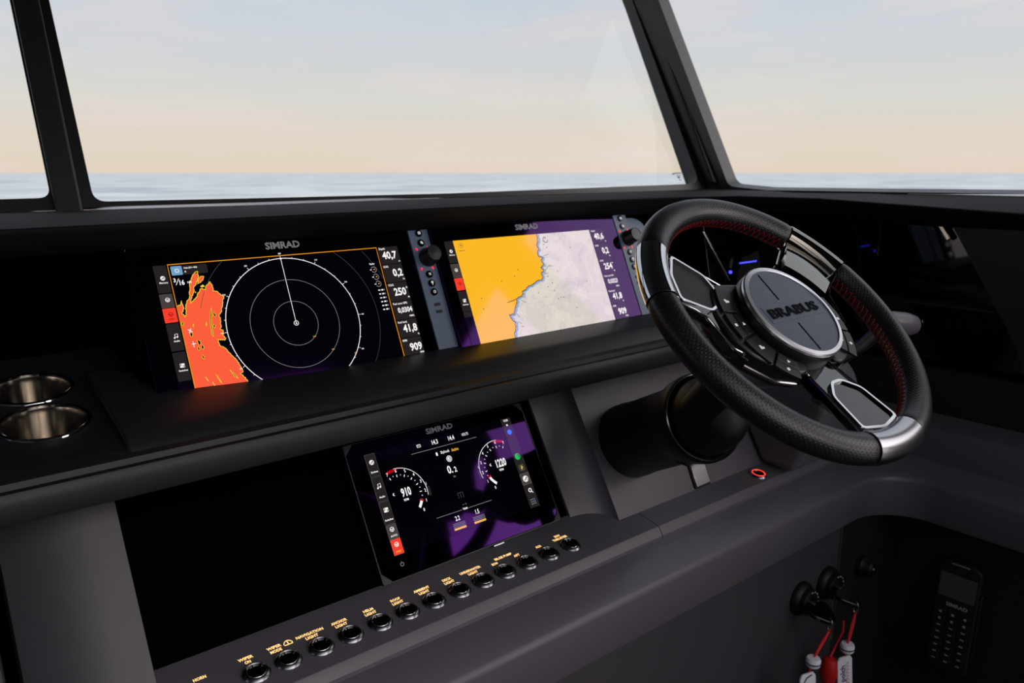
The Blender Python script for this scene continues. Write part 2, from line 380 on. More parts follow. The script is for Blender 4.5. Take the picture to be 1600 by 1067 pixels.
# windscreen plane (reverse raked): s along the base, t up the glass
WP = Vector((.29, 1.60, -.06)); WH = Vector((.98857, -.15074, 0)); WU = Vector((.05647, .37033, .92718)); WN = WU.cross(WH)   # WN points aft, into the cabin
if WN.y > 0: WN = -WN
def wmat(off=0.0):
    o = WP + WN*off
    y = WU; x = WH; z = x.cross(y)
    return Matrix(((x.x, y.x, z.x, o.x), (x.y, y.y, z.y, o.y), (x.z, y.z, z.z, o.z), (0, 0, 0, 1)))
def windows():
    TOP = .74
    hole_c = fillet([(.0, .0005), (.29, -.002), (.70, -.004), (1.449, .0025), (1.449-.1665*TOP, TOP), (-.069*TOP, TOP)], [.022, 0, 0, .03, .05, .05], 6)
    hole_l = fillet([(-1.55, .003), (-.0665, .010), (-.0665-.06*TOP, TOP), (-1.55, TOP)], [.05, .02, .05, .05], 6)
    outer = [(-1.75, -.014), (1.50, -.014), (1.50, -.02), (1.566, -.02), (1.566-.166*(TOP+.12), TOP+.12), (-1.75, TOP+.12)]
    vs, fs = curve_mesh([outer, hole_c, hole_l], .035)
    mtx = wmat(.012)
    # local z is x cross y; make it face aft
    mb = MB(); mb.add(vs, fs, mtx); fr = mb.build('trim_1', M['frame'], smooth=False, kind='structure')
    # inner cover strips of the two pillars, proud of the frame
    mb = MB()
    for (sa, sb, ta, tb) in ((-.056, -.014, -.0665, -.0475),):
        pass
    p = fillet([(-.060, -.05), (-.018, -.05), (-.018-.063*TOP, TOP), (-.060-.063*TOP, TOP)], 0)
    MB().prism(p, 0, .010, wmat(.030)).build('trim_2', M['gasket'], bevel=.004, kind='structure')
    p = [(1.462, -.012), (1.520, -.012), (1.520-.166*TOP, TOP), (1.462-.166*TOP, TOP)]
    MB().prism(p, 0, .016, wmat(.034)).build('trim_3', M['frame'], bevel=.007, kind='structure')
    for nm, hole in (('window_1', hole_l), ('window_2', hole_c)):
        x0 = min(p[0] for p in hole)-.01; x1 = max(p[0] for p in hole)+.01; y0 = min(p[1] for p in hole)-.008; y1 = TOP+.01
        q = [(x0, y0), (x1, y0), (x1, y1), (x0, y1)]
        w = MB().prism(q, -.003, .003, wmat(.0)).build(nm, M['glass'], smooth=False, kind='structure')
        if nm == 'window_2':
            mb = MB(); m4 = wmat(.0045)
            for (x, y, w_, h_) in ((1.388, .036, .024, .0022), (1.372, .034, .008, .003), (1.388, .029, .014, .0014), (1.388, .024, .008, .004), (1.391, .017, .004, .003)):
                mb.box((x, y, .0), (w_, h_, .0006), m4)
            mb.build('glass_marking', M['black'], w, smooth=False)
    # starboard side: fixed pane forward, an opening pane further aft, in an inward-leaning side
    def side_pt(y, z): return Vector((1.7545-.155*(z+.065), y, z))
    sm = Matrix(((0, -.155, 1, 1.7545-.155*.065), (1, 0, 0, 0), (0, 1, .155, 0), (0, 0, 0, 1)))   # local x -> Y, local y -> Z
    h1 = fillet([(1.294, -.0585), (1.18, -.0665), (.885, -.0655), (.30, -.062), (.26, .62), (1.57, .62)], [.02, 0, 0, .03, .05, .05], 6)
    h2 = fillet([(.12, -.06), (-.95, -.06), (-.95, .60), (.05, .62)], .05, 6)
    outer = [(1.42, -.10), (-2.2, -.10), (-2.2, CEIL), (1.72, CEIL)]
    vs, fs = curve_mesh([outer, h1, h2], .04)
    MB().add(vs, fs, sm @ Matrix.Translation((0, 0, .03))).build('wall_starboard', M['frame'], smooth=False, kind='structure')
    for nm, h in (('window_3', h1), ('window_4', h2)):
        x0 = min(p[0] for p in h)-.01; x1 = max(p[0] for p in h)+.01
        MB().prism([(x0, -.07), (x1, -.07), (x1, .63), (x0, .63)], .016, .022, sm).build(nm, M['glass'], smooth=False, kind='structure')
    # unseen port side, roof, sole, after bulkhead; openings sized for light on the console
    pm = Matrix(((0, .155, -1, -1.7545+.155*.065), (1, 0, 0, 0), (0, 1, .155, 0), (0, 0, 0, 1)))
    h3 = fillet([(1.2, -.06), (.45, -.06), (.45, .55), (1.35, .55)], .05, 6); h4 = fillet([(-.35, -.06), (-1.5, -.06), (-1.5, .60), (-.35, .60)], .05, 6)
    vs, fs = curve_mesh([[(1.5, SOLE), (-2.2, SOLE), (-2.2, CEIL), (1.9, CEIL)], h3], .04)
    MB().add(vs, fs, pm).build('wall_port', M['bulkhead'], smooth=False, kind='structure')
    vs, fs = curve_mesh([[(-1.8, SOLE), (1.8, SOLE), (1.8, CEIL), (-1.8, CEIL)], rrect(-1.6, -.08, 1.6, CEIL-.06, .06)], .05)
    MB().add(vs, fs, Matrix(((1, 0, 0, 0), (0, 0, -1, -2.2), (0, 1, 0, 0), (0, 0, 0, 1)))).build('wall_aft', M['bulkhead'], smooth=False, kind='structure')
    vs, fs = curve_mesh([[(-1.85, -2.25), (1.85, -2.25), (1.85, 2.05), (-1.85, 2.05)], rrect(-1.4, -2.05, 1.3, -.53, .12)], .06)
    MB().add(vs, fs, Matrix.Translation((0, 0, CEIL+.06))).build('ceiling', M['bulkhead'], smooth=False, kind='structure')
    MB().box((0, -.4, SOLE-.03), (3.8, 3.9, .06)).build('floor', M['sole'], smooth=False, kind='structure')
windows()

# ------------------------------------------------------------------ helm console
con = thing('helm_console', 'charcoal and grey moulded helm console under the windscreen, carrying displays and switches', 'console', Matrix.Translation((.8, .9, SOLE)))
TANA = math.tan(.5421); CA, SA = math.cos(.5421), math.sin(.5421)
# plane A (helm fascia), frame: x, down the slope, normal out
NA = Vector((0, -CA, SA)); DA = Vector((0, -SA, -CA)); PA = Vector((0, .807, -.558))
def pa(x, d, n): return tuple(PA + Vector((x, 0, 0)) + DA*d + NA*n)      # d: metres down-slope from the foot line (negative = up)
TS = .4277
DS = Vector((0, -math.sin(TS), -math.cos(TS))); NS = Vector((0, -math.cos(TS), math.sin(TS))); PS = Vector((.2475, 1.0533, -.1186))
def ps(u, v, n): return tuple(PS + Vector((u, 0, 0)) + DS*v + NS*n)

def dash_top():
    outer = [(-1.7, 1.64, -.070), (-.6, 1.64, -.069), (.145, 1.614, -.069), (.558, 1.517, -.069), (.983, 1.484, -.069), (1.39, 1.443, -.069), (1.60, 1.41, -.069), (1.72, 1.377, -.069), (1.775, 1.30, -.069), (1.785, 1.209, -.0695), (1.752, .90, -.0697), (1.74, .598, -.0703), (1.735, .2, -.071), (1.73, -.5, -.072)]
    ridge = [(-1.7, 1.02, -.062), (-.6, 1.02, -.062), (.0893, 1.02, -.062), (.50, 1.02, -.062), (.80, 1.02, -.062), (1.0, 1.015, -.0622), (1.12, 1.01, -.0626), (1.22, 1.0, -.063), (1.33, .965, -.064), (1.45, .86, -.070), (1.55, .69, -.085), (1.595, .546, -.0955), (1.61, .2, -.105), (1.61, -.5, -.11)]
    inner = [(-1.7, 1.0575, -.0966), (-.6, 1.0575, -.0966), (.0893, 1.0575, -.0966), (.50, 1.0575, -.0966), (.80, 1.0575, -.0966), (1.0, 1.0575, -.0966), (1.13, 1.055, -.0966), (1.25, 1.042, -.0966), (1.37, 1.01, -.094), (1.49, .90, -.104), (1.59, .72, -.118), (1.635, .565, -.126), (1.65, .2, -.135), (1.65, -.5, -.14)]
    def out2(p, q, k): return tuple(a+(b-a)*k for a, b in zip(p, q))
    secs = []
    for o, r, i in zip(outer, ridge, inner):
        ro = Vector(r); to = (Vector(o)-ro).normalized(); ti = (Vector(i)-ro).normalized()
        w = .012
        a, b = ro+to*w, ro+ti*w
        mid = [tuple((1-t)**2*a+2*t*(1-t)*ro+t*t*b) for t in (0, .25, .5, .75, 1)]
        back = Vector(i) + (Vector(o)-Vector(i)); back.z = i[2]
        secs.append([o]+mid+[i, (o[0], o[1], i[2]-.02)])
    mb = MB(); mb.loft(secs); mb.build('dash_top', M['dash_top'], con, ang=50)
    # slim gasket bar between dash top and glass, bright and tilted for a highlight
    mb = MB(); secs = []
    for i, p in enumerate(outer):
        t = Vector(outer[min(i+1, len(outer)-1)])-Vector(outer[max(i-1, 0)]); nn = Vector((-t.y, t.x, 0)).normalized()   # outboard / forward
        a = Vector(p)-nn*.004+Vector((0, 0, .0008)); b = Vector(p)+nn*.004+Vector((0, 0, .0044)); secs.append([tuple(a), tuple(b), tuple(b-Vector((0, 0, .006))), tuple(a-Vector((0, 0, .004)))])
    mb.loft(secs); mb.build('windscreen_seal', M['satin'], con, ang=20)
dash_top()

# back plate that carries the two wide displays, with its rounded starboard end
def fascia_plate():
    m = frame(ps(0, 0, -.0015), (1, 0, 0), NS)
    poly = [(-.020, -.21), (.918, -.21), (.918, .020), (-.020, .019)]
    poly = fillet(poly, [0, 0, .045, 0], 8)
    MB().prism(poly, -.012, 0, m).build('display_fascia', M['fascia'], con, bevel=.002)
fascia_plate()
# dark stowage hollow to port of the displays, and the dark well to starboard
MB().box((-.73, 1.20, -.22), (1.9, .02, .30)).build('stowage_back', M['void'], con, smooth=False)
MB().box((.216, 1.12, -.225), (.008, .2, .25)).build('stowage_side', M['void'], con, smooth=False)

def pad():
    stations = [(.162, 1.078), (.178, 1.082), (.193, 1.080), (.2115, 1.066), (.2287, 1.030), (.2467, 1.004), (.27, .990), (.30, .9855), (.36, .984), (.45, .984), (.7, .984), (1.0, .984), (1.16, .984), (1.21, .975)]
    secs = []
    for x, yb in stations:
        k = min(1, max(0, (x-.162)/.3)); k = k*k*(3-2*k)
        zl = lambda y: -.2840+(y-.875)*.1717
        zr = lambda y: -.2773+(y-.90)*.05
        zt = lambda y: (1-k)*zl(y)+k*zr(y)
        ym = yb-.35*(yb-.90)
        sec = [(x, yb+.004, zt(yb)-.03), (x, yb+.004, zt(yb)-.004), (x, yb, zt(yb)), (x, ym, zt(ym)), (x, .912, zt(.912)), (x, .902, zt(.90)-.0015), (x, .894, -.2835 if k > .5 else -.2835+(1-k)*0), (x, .8765, -.2950), (x, .8745, -.2985), (x, .876, -.31)]
        secs.append(sec)
    s0 = [tuple(p) for p in secs[0]]
    mb = MB(); mb.loft(secs); mb.build('brow_pad', M['dash'], con, bevel=.003, ang=40)
pad()
lip = [(1.19, -.241), (.885, -.2938), (.874, -.2962), (.8665, -.2985), (.8650, -.3050), (.8590, -.3055), (.8555, -.3035), (.8525, -.3040), (.8505, -.3075), (.8490, -.315), (.8490, -.331), (.8505, -.3355), (.855, -.3375), (.97, -.357), (1.19, -.357)]
def lip_part():
    # cups sink through the port end: leave a real opening there
    CUPS = [(.100, .985), (.1005, 1.0835)]
    xprism(lip, .162, 1.28).build('brow_lip', M['dash'], con, ang=40)
    front = [(y, z) for y, z in lip if y < .9]+[(.97, -.357), (.885, -.33)]
    xprism(lip[1:13]+[(.885, -.343)], -1.5, .162).build('brow_lip', M['dash'], con, ang=40)
    m = frame((0, .885, -.2938), (1, 0, 0), (0, -math.sin(.17), math.cos(.17)))
    holes = [circle(x, (y-.885)/math.cos(.17), .0445, 48) for x, y in CUPS]
    vs, fs = curve_mesh([[(-1.5, 0), (.162, 0), (.162, .31), (-1.5, .31)]]+holes, .012)
    MB().add(vs, fs, m).build('cup_shelf', M['dash'], con, smooth=False)
    for i, (x, y) in enumerate(CUPS):
        mm = frame(tuple(m @ Vector((x, (y-.885)/math.cos(.17), 0))), (1, 0, 0), (0, -math.sin(.17), math.cos(.17)))
        c = thing('cup_holder', ('stainless cup holder nearer the wheel-side edge of the shelf, lower in view' if i == 0 else 'stainless cup holder behind its twin, next to the dark stowage hollow'), 'cup holder', mm, 'cup holders in the port shelf')
        if i == 0: c['label'] = 'stainless cup holder nearest the viewer in the shelf beside the padded brow'
        wall = MB().lathe([(.0, -.085), (.030, -.085), (.036, -.081), (.0385, -.07), (.0425, -.008), (.0435, -.001), (.0425, -.001), (.0410, -.008), (.037, -.07), (.034, -.079), (.0, -.082)], 64)
        wall.build('cup_liner', M['steel'], c, local=True)
        MB().lathe([(.0425, -.002), (.0430, .0018), (.0450, .0030), (.0475, .0018), (.0480, .0002), (.0460, -.0008)], 64, close=True).build('rim', M['chrome'], c, local=True)
lip_part()

def lower_console():
    # recess that holds the small display; shade-black back plane either side of it
    off = -.0412
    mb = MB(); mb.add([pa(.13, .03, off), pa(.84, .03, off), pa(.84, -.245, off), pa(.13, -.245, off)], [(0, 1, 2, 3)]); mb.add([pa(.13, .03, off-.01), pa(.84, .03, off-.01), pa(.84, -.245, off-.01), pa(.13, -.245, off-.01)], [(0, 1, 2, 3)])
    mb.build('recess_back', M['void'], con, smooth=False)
    # port column, rounded face
    prof = [(.1495, -.06), (.1495, 0.0)]
    for k in range(9):
        t = k/8; x = .128-.092*t; prof.append((x, -.0005-.034*t*t))
    prof += [(.034, -.06)]
    secs = [[pa(x, d, n) for x, n in prof] for d in (-.25, -.1, .05)]
    MB().loft(secs).build('port_column', M['grey_shade'], con, ang=30)
    MB().loft([[pa(x, d, n) for x, n in ((.021, -.06), (.021, -.020), (-.3, -.020), (-.3, -.06))] for d in (-.25, .08)]).build('port_locker_front', M['grey_dark'], con, bevel=.004)
    # helm fascia with a rolled port edge
    prof = [(.782, -.06), (.782, -.036)]
    for k in range(11):
        a = k/10*PI/2; prof.append((.784+.062*math.sin(a), -.036+.036*(1-math.cos(a))))
    prof += [(1.62, 0), (1.62, -.06)]
    secs = [[pa(x, d, n) for x, n in prof] for d in (-.25, -.12, .03)]
    MB().loft(secs).build('helm_fascia', M['grey'], con, ang=30)
    # switch panel in two lengths
    pp = [(.885, -.5455), (.766, -.5642), (.7625, -.5652), (.7605, -.5672), (.7535, -.5775), (.7535, -.60), (.885, -.60)]
    xprism(pp, -.4, .8885).build('switch_panel', M['grey'], con, ang=25)
    xprism(pp, .8898, 1.60).build('switch_panel', M['grey'], con, ang=25)
    MB().box((.6, .80, -.592), (2.0, .085, .02)).build('panel_groove', M['void'], con, smooth=False)
    # ledge with rolled edge, running into the starboard lining
    led = [(.02, -.583), (-.004, -.583), (-.044, -.6055), (-.051, -.6095), (-.0545, -.6125), (-.0565, -.6165), (-.0570, -.622), (-.0475, -.692), (-.0445, -.698), (-.038, -.7005), (.02, -.7005)]
    path = [(-1.5, .757, 0, 1), (.5, .757, 0, 1), (1.0, .757, 0, 1), (1.42, .757, 0, 1)]
    R = .15; cx, cy = 1.42, .757-R
    for k in range(1, 13):
        a = PI/2*(1-k/12); path.append((cx+R*math.cos(a), cy+R*math.sin(a), math.cos(a), math.sin(a)))
    path += [(cx+R, .3, 1, 0), (cx+R, -.6, 1, 0)]
    MB().loft(sweep(path, led)).build('console_ledge', M['grey'], con, ang=35)
    # locker front with the key switches, shut line, filler panel
    MB().box((-.05, .726, -1.10), (2.862, .016, .806)).build('locker_front', M['grey_shade'], con, bevel=.003)
    MB().box((1.51, .726, -1.10), (.25, .016, .806)).build('locker_filler', M['grey_dark'], con, bevel=.003)
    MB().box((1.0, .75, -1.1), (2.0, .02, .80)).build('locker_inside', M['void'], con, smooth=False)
    # starboard lining: raised coaming, niche wall below, upper side with glossy inset
    lin_ = [(1.572, -.60), (1.560, -.59), (1.556, -.53), (1.560, -.518), (1.572, -.514), (1.66, -.514), (1.66, -.60)]
    MB().loft([[(x, y, z) for x, z in lin_] for y in (.80, .3, -.6)]).build('side_coaming', M['grey'], con, ang=40)
    MB().box((1.615, .1, -1.10), (.02, 1.25, .84)).build('niche_wall', M['grey_dark'], con, smooth=False)
    m = Matrix(((0, 0, 1, 1.67), (1, 0, 0, 0), (0, 1, 0, 0), (0, 0, 0, 1)))
    hole = fillet([(1.03, -.126), (.690, -.1205), (.545, -.350), (.52, -.42), (1.03, -.42)], [.02, .012, .03, .02, .02], 5)
    vs, fs = curve_mesh([[(1.25, -.53), (-.6, -.53), (-.6, -.10), (1.25, -.10)], hole], .02)
    MB().add(vs, fs, m).build('side_panel', M['grey_dark'], con, smooth=False)
    MB().box((1.695, .78, -.28), (.006, .7, .40)).build('side_glass', M['piano'], con, smooth=False, label='gloss black inset in the side panel')
    MB().box((1.678, .70, -.2905), (.03, .27, .006)).build('side_shelf', M['grey_dark'], con, bevel=.002)
    MB().box((0, 0, 0), (.008, .008, .075), Matrix.Translation((1.680, .558, -.322)) @ Matrix.Rotation(-.55, 4, 'X')).build('inset_glint', M['dark_chrome'], con, bevel=.002)  # metal bar added for a slanted highlight on the inset edge
    MB().box((0, 0, 0), (.008, .012, .040), Matrix.Translation((1.680, .712, -.142)) @ Matrix.Rotation(-.62, 4, 'X')).build('inset_glint', M['steel'], con, bevel=.003)  # pale bar added for a reflection at the inset corner
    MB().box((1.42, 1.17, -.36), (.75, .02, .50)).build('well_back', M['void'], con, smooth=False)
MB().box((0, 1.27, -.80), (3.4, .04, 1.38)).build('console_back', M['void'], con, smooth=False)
lower_console()

# ------------------------------------------------------------------ displays
def disp_frame(p, tilt):
    return frame(p, (1, 0, 0), (0, -math.cos(tilt), math.sin(tilt)))
Z1, Z2, Z3, Z4 = .0004, .0007, .0010, .0013
class Scr:
    """collects flat screen graphics; coordinates in mm, u right, v down from the active area's corner"""
    def __init__(s, root): s.root = root; s.b = {}
    grp = 0
    EACH = {'sidebar_tile', 'data_box', 'data_reading', 'status_bar', 'fuel_bar', 'engine_reading', 'source_tile', 'source_name', 'screen_mask'}
    def mb(s, part, m):
        return s.b.setdefault((part, m, s.grp if part in s.EACH or part in ('sidebar_symbol',) else 0), MB())
    def nxt(s): s.grp += 1
    def poly(s, part, m, pts, z=Z2):
        P = [(u/1000, -v/1000) for u, v in pts]
        from mathutils.geometry import tessellate_polygon
        tris = tessellate_polygon([[Vector((a, b, 0)) for a, b in P]])
        s.mb(part, m).add([(a, b, z) for a, b in P], [tuple(t) for t in tris])
    def rect(s, part, m, u0, v0, u1, v1, z=Z2, r=0):
        if part in s.EACH: s.nxt()
        pts = rrect(u0, v0, u1, v1, r, 3) if r else [(u0, v0), (u1, v0), (u1, v1), (u0, v1)]
        s.poly(part, m, pts, z)
    def stroke(s, part, m, pts, w, z=Z3, closed=False):
        n = len(pts); mb = s.mb(part, m); L = []
        for i in range(n):
            a = Vector(pts[i-1] if (closed or i) else pts[0]); b = Vector(pts[(i+1) % n] if (closed or i < n-1) else pts[-1])
            t = b-a
            if t.length < 1e-9: t = Vector((1, 0))
            t.normalize(); nn = Vector((-t.y, t.x))*w/2; p = Vector(pts[i]); L.append((p+nn, p-nn))
        vs = [(q.x/1000, -q.y/1000, z) for pr in L for q in pr]
        fs = [(2*i, 2*i+1, 2*((i+1) % n)+1, 2*((i+1) % n)) for i in range(n if closed else n-1)]
        mb.add(vs, fs)
    def arc(s, part, m, cu, cv, r, a0, a1, w, z=Z3, n=48):
        s.stroke(part, m, [(cu+r*math.cos(a0+(a1-a0)*k/n), cv+r*math.sin(a0+(a1-a0)*k/n)) for k in range(n+1)], w, z)
    def disc(s, part, m, cu, cv, r, z=Z3, n=16): s.poly(part, m, circle(cu, cv, r, n), z)
    def text(s, part, m, t, u, v, size, xs=.8, bold=.012, z=Z4, align='C'):
        if part in s.EACH: s.nxt()
        put_text(s.mb(part, m), t, u/1000, -v/1000, size/1000/.72, xs, bold, z, align=align)
    def flush(s, parents):
        STUFF = {'gauge_figure', 'ring_figure', 'chart_symbol', 'coastline', 'echo_edge', 'echo_gap', 'echo_mark', 'radar_control', 'status_symbol', 'range_ring', 'radar_echo', 'sidebar_symbol', 'data_reading', 'engine_reading', 'source_name', 'gauge_arc', 'gauge_red_zone', 'heading_line', 'rule_line'}
        for (part, m, g), mb in s.b.items():
            if mb.v: mb.build(part, M[m], parents.get(part, s.root), smooth=False, local=True, kind='stuff' if part in STUFF else None)

def icon(S, part, m, kind, u, v, r):
    if kind == 'propeller':
        S.disc(part, m, u, v, r); S.stroke(part, 'scr_tile', [(u-r*.6, v+r*.5), (u+r*.6, v-r*.5)], r*.3, Z4); S.arc(part, 'scr_tile', u, v, r*.62, -.6, 1.3, r*.18, Z4, 8)
    elif kind == 'music':
        S.disc(part, m, u-r*.6, v+r*.7, r*.36); S.disc(part, m, u+r*.5, v+r*.45, r*.36)
        S.stroke(part, m, [(u-r*.3, v+r*.7), (u-r*.3, v-r*.8), (u+r*.8, v-r), (u+r*.8, v+r*.45)], r*.24)
    elif kind == 'toggle':
        S.rect(part, m, u-r, v-r*.85, u+r, v-r*.05, Z3, r*.38); S.rect(part, m, u-r, v+r*.1, u+r, v+r*.9, Z3, r*.38)
        S.disc(part, 'scr_tile', u-r*.6, v-r*.45, r*.26, Z4); S.disc(part, 'scr_tile', u+r*.6, v+r*.5, r*.26, Z4)
    elif kind == 'wheel':
        S.arc(part, m, u, v, r*.85, 0, 2*PI, r*.26, Z3, 20); S.stroke(part, m, [(u-r*.8, v), (u+r*.8, v)], r*.3); S.stroke(part, m, [(u, v), (u, v+r*.8)], r*.3)

def device(name, label, p, tilt, outline, hgt=None):
    root = thing(name, label, 'display', disp_frame(p, tilt), 'glass bridge displays')
    x0, y0, x1, y1 = outline
    MB().prism(rrect(x0, y0, x1, y1, .004), -.022, 0, None).build('glass_front', M['glass_black'], root, local=True, bevel=.0008)
    return root

SIDE = [(0.4, 37.7, 'Mercury', 'propeller'), (38.3, 57.4, '', 'wheel'), (57.2, 76.8, 'STBY', 'wheel'), (77.4, 114, 'Audio', 'music'), (115, 153, 'Switches', 'toggle')]
def wide_common(S, root, mirror=False):
    # side key strip
    pass
def key_strip(root, u0, u1, knob_lit):
    w = u1-u0; uc = (u0+u1)/2
    st = MB().prism([(u0, -.205), (u1, -.205), (u1, .0262), (u0, .0262)], -.018, .0012).build('key_strip', M['fascia'], root, local=True, bevel=.0006)
    for i, (v, g) in enumerate(((-17, 'grid'), (-1, 'pages'), (50.7, 'x'), (65.4, 'pin'), (79.8, 'power'))):
        kb = MB().lathe([(.0, .0030), (.0050, .0030), (.0058, .0022), (.0060, .0)], 20, Matrix.Translation((uc, -v/1000, .0010))).build('key', M['gloss'], root, local=True)
        ic = MB(); z = .0042
        def bx(a, b, c, d): ic.box((uc+a/1000, -v/1000+b/1000, z), (c/1000, d/1000, .0003))
        if g == 'grid':
            for a in (-1.6, 0, 1.6):
                for b in (-1.6, 0, 1.6): bx(a, b, 1.3, 1.3)
        elif g == 'pages': bx(-.4, .4, 3.4, 3.4); bx(1, -1, 2.6, 2.6)
        elif g == 'x':
            for s_ in (1, -1): ic.box((0, 0, 0), (.0052, .0010, .0003), Matrix.Translation((uc, -v/1000, z)) @ Matrix.Rotation(s_*PI/4, 4, 'Z'))
        elif g == 'pin': ic.lathe([(.0022, 0), (.0022, .0003)], 12, Matrix.Translation((uc, -v/1000+.0010, z))); bx(0, -1.8, 1.2, 3)
        else:
            ic.tube([(uc+.0020*math.cos(a), -v/1000+.0020*math.sin(a), z) for a in [PI*.7+k*PI*1.6/10 for k in range(11)]], .0005, 6); bx(0, 1.6, .8, 2.4)
        ic.build('key_symbol', M['icon'], kb, local=True, smooth=False)
    # rotary knob with four red lamps
    kc = (uc+.0045, -.0235)
    kn = MB().lathe([(.0150, .001), (.0150, .006), (.0135, .008), (.0130, .023), (.0120, .0255), (.0, .0262)], 40, Matrix.Translation((kc[0], kc[1], 0))).build('rotary_knob', M['hub'], root, local=True)
    MB().lathe([(.0118, .0250), (.0122, .0262), (.0126, .0250)], 40, Matrix.Translation((kc[0], kc[1], 0)), close=True).build('knob_edge', M['gloss'], kn, local=True)
    for a, b in ((-.0105, -.0085), (.0100, -.0072), (-.0108, -.0408), (.0095, -.0408)):
        ang = math.atan2(b-kc[1], a)
        MB().box((0, 0, 0), (.0042, .0024, .0008), Matrix.Translation((uc+a, b, .0016)) @ Matrix.Rotation(ang, 4, 'Z')).build('red_lamp', M['led_red'], root, local=True, smooth=False)
    for v in (100, 111.5): MB().prism(rrect(uc-.0058, -v/1000-.0025, uc+.0058, -v/1000+.0025, .002), .0008, .0016).build('card_slot', M['black'], root, local=True, smooth=False)

def side_tiles(S, red_idx=2, light_idx=1):
    for i, (v0, v1, t, ic) in enumerate(SIDE):
        col = 'scr_red' if i == red_idx else ('scr_tile2' if i == light_idx else 'scr_tile')
        S.rect('sidebar_tile', col, .4, v0+.4, 16.2, v1-.4, Z2, 1.0)
        vm = (v0+v1)/2
        icon(S, 'sidebar_symbol', 'scr_white' if i != red_idx else 'scr_crimson', ic, 9.2, vm-1.2, 3.0)
        if t: S.text('sidebar_symbol', 'scr_white' if i != red_idx else 'scr_crimson', t, 9.2, vm+5.2, 2.2, 1.0, .03)
def data_bar(S, vals, col='scr_tile'):
    V = [-.2, 28, 57.2, 86.7, 115.8, 144.2, 173]
    lab = ['Depth', 'SOG', 'COG', 'Fuel econ GPS', 'Fuel level', 'RPM']; un = ['m', 'kn', 'M', 'NM/L', '%', 'RPM']
    for i in range(6):
        S.rect('data_box', col, 319.6, V[i]+.4, 353.2, V[i+1]-.5, Z2, .8)
        S.text('data_reading', 'scr_white', lab[i], 321, V[i]+3.8, 3.2, .92, .02, align='L')
        sm = i == 3
        S.text('data_reading', 'scr_white', vals[i], 351 if i not in (0, 2) else 348.5, V[i]+15, 8.0 if sm else 11.5, .82 if sm else .86, .03, align='R')
        if i == 2: S.arc('data_reading', 'scr_white', 351, V[i]+9.6, 1.1, 0, 2*PI, .7, Z4, 10)
        S.text('data_reading', 'scr_white', un[i], 352, V[i]+24.6, 2.6, 1.0, .03, align='R')

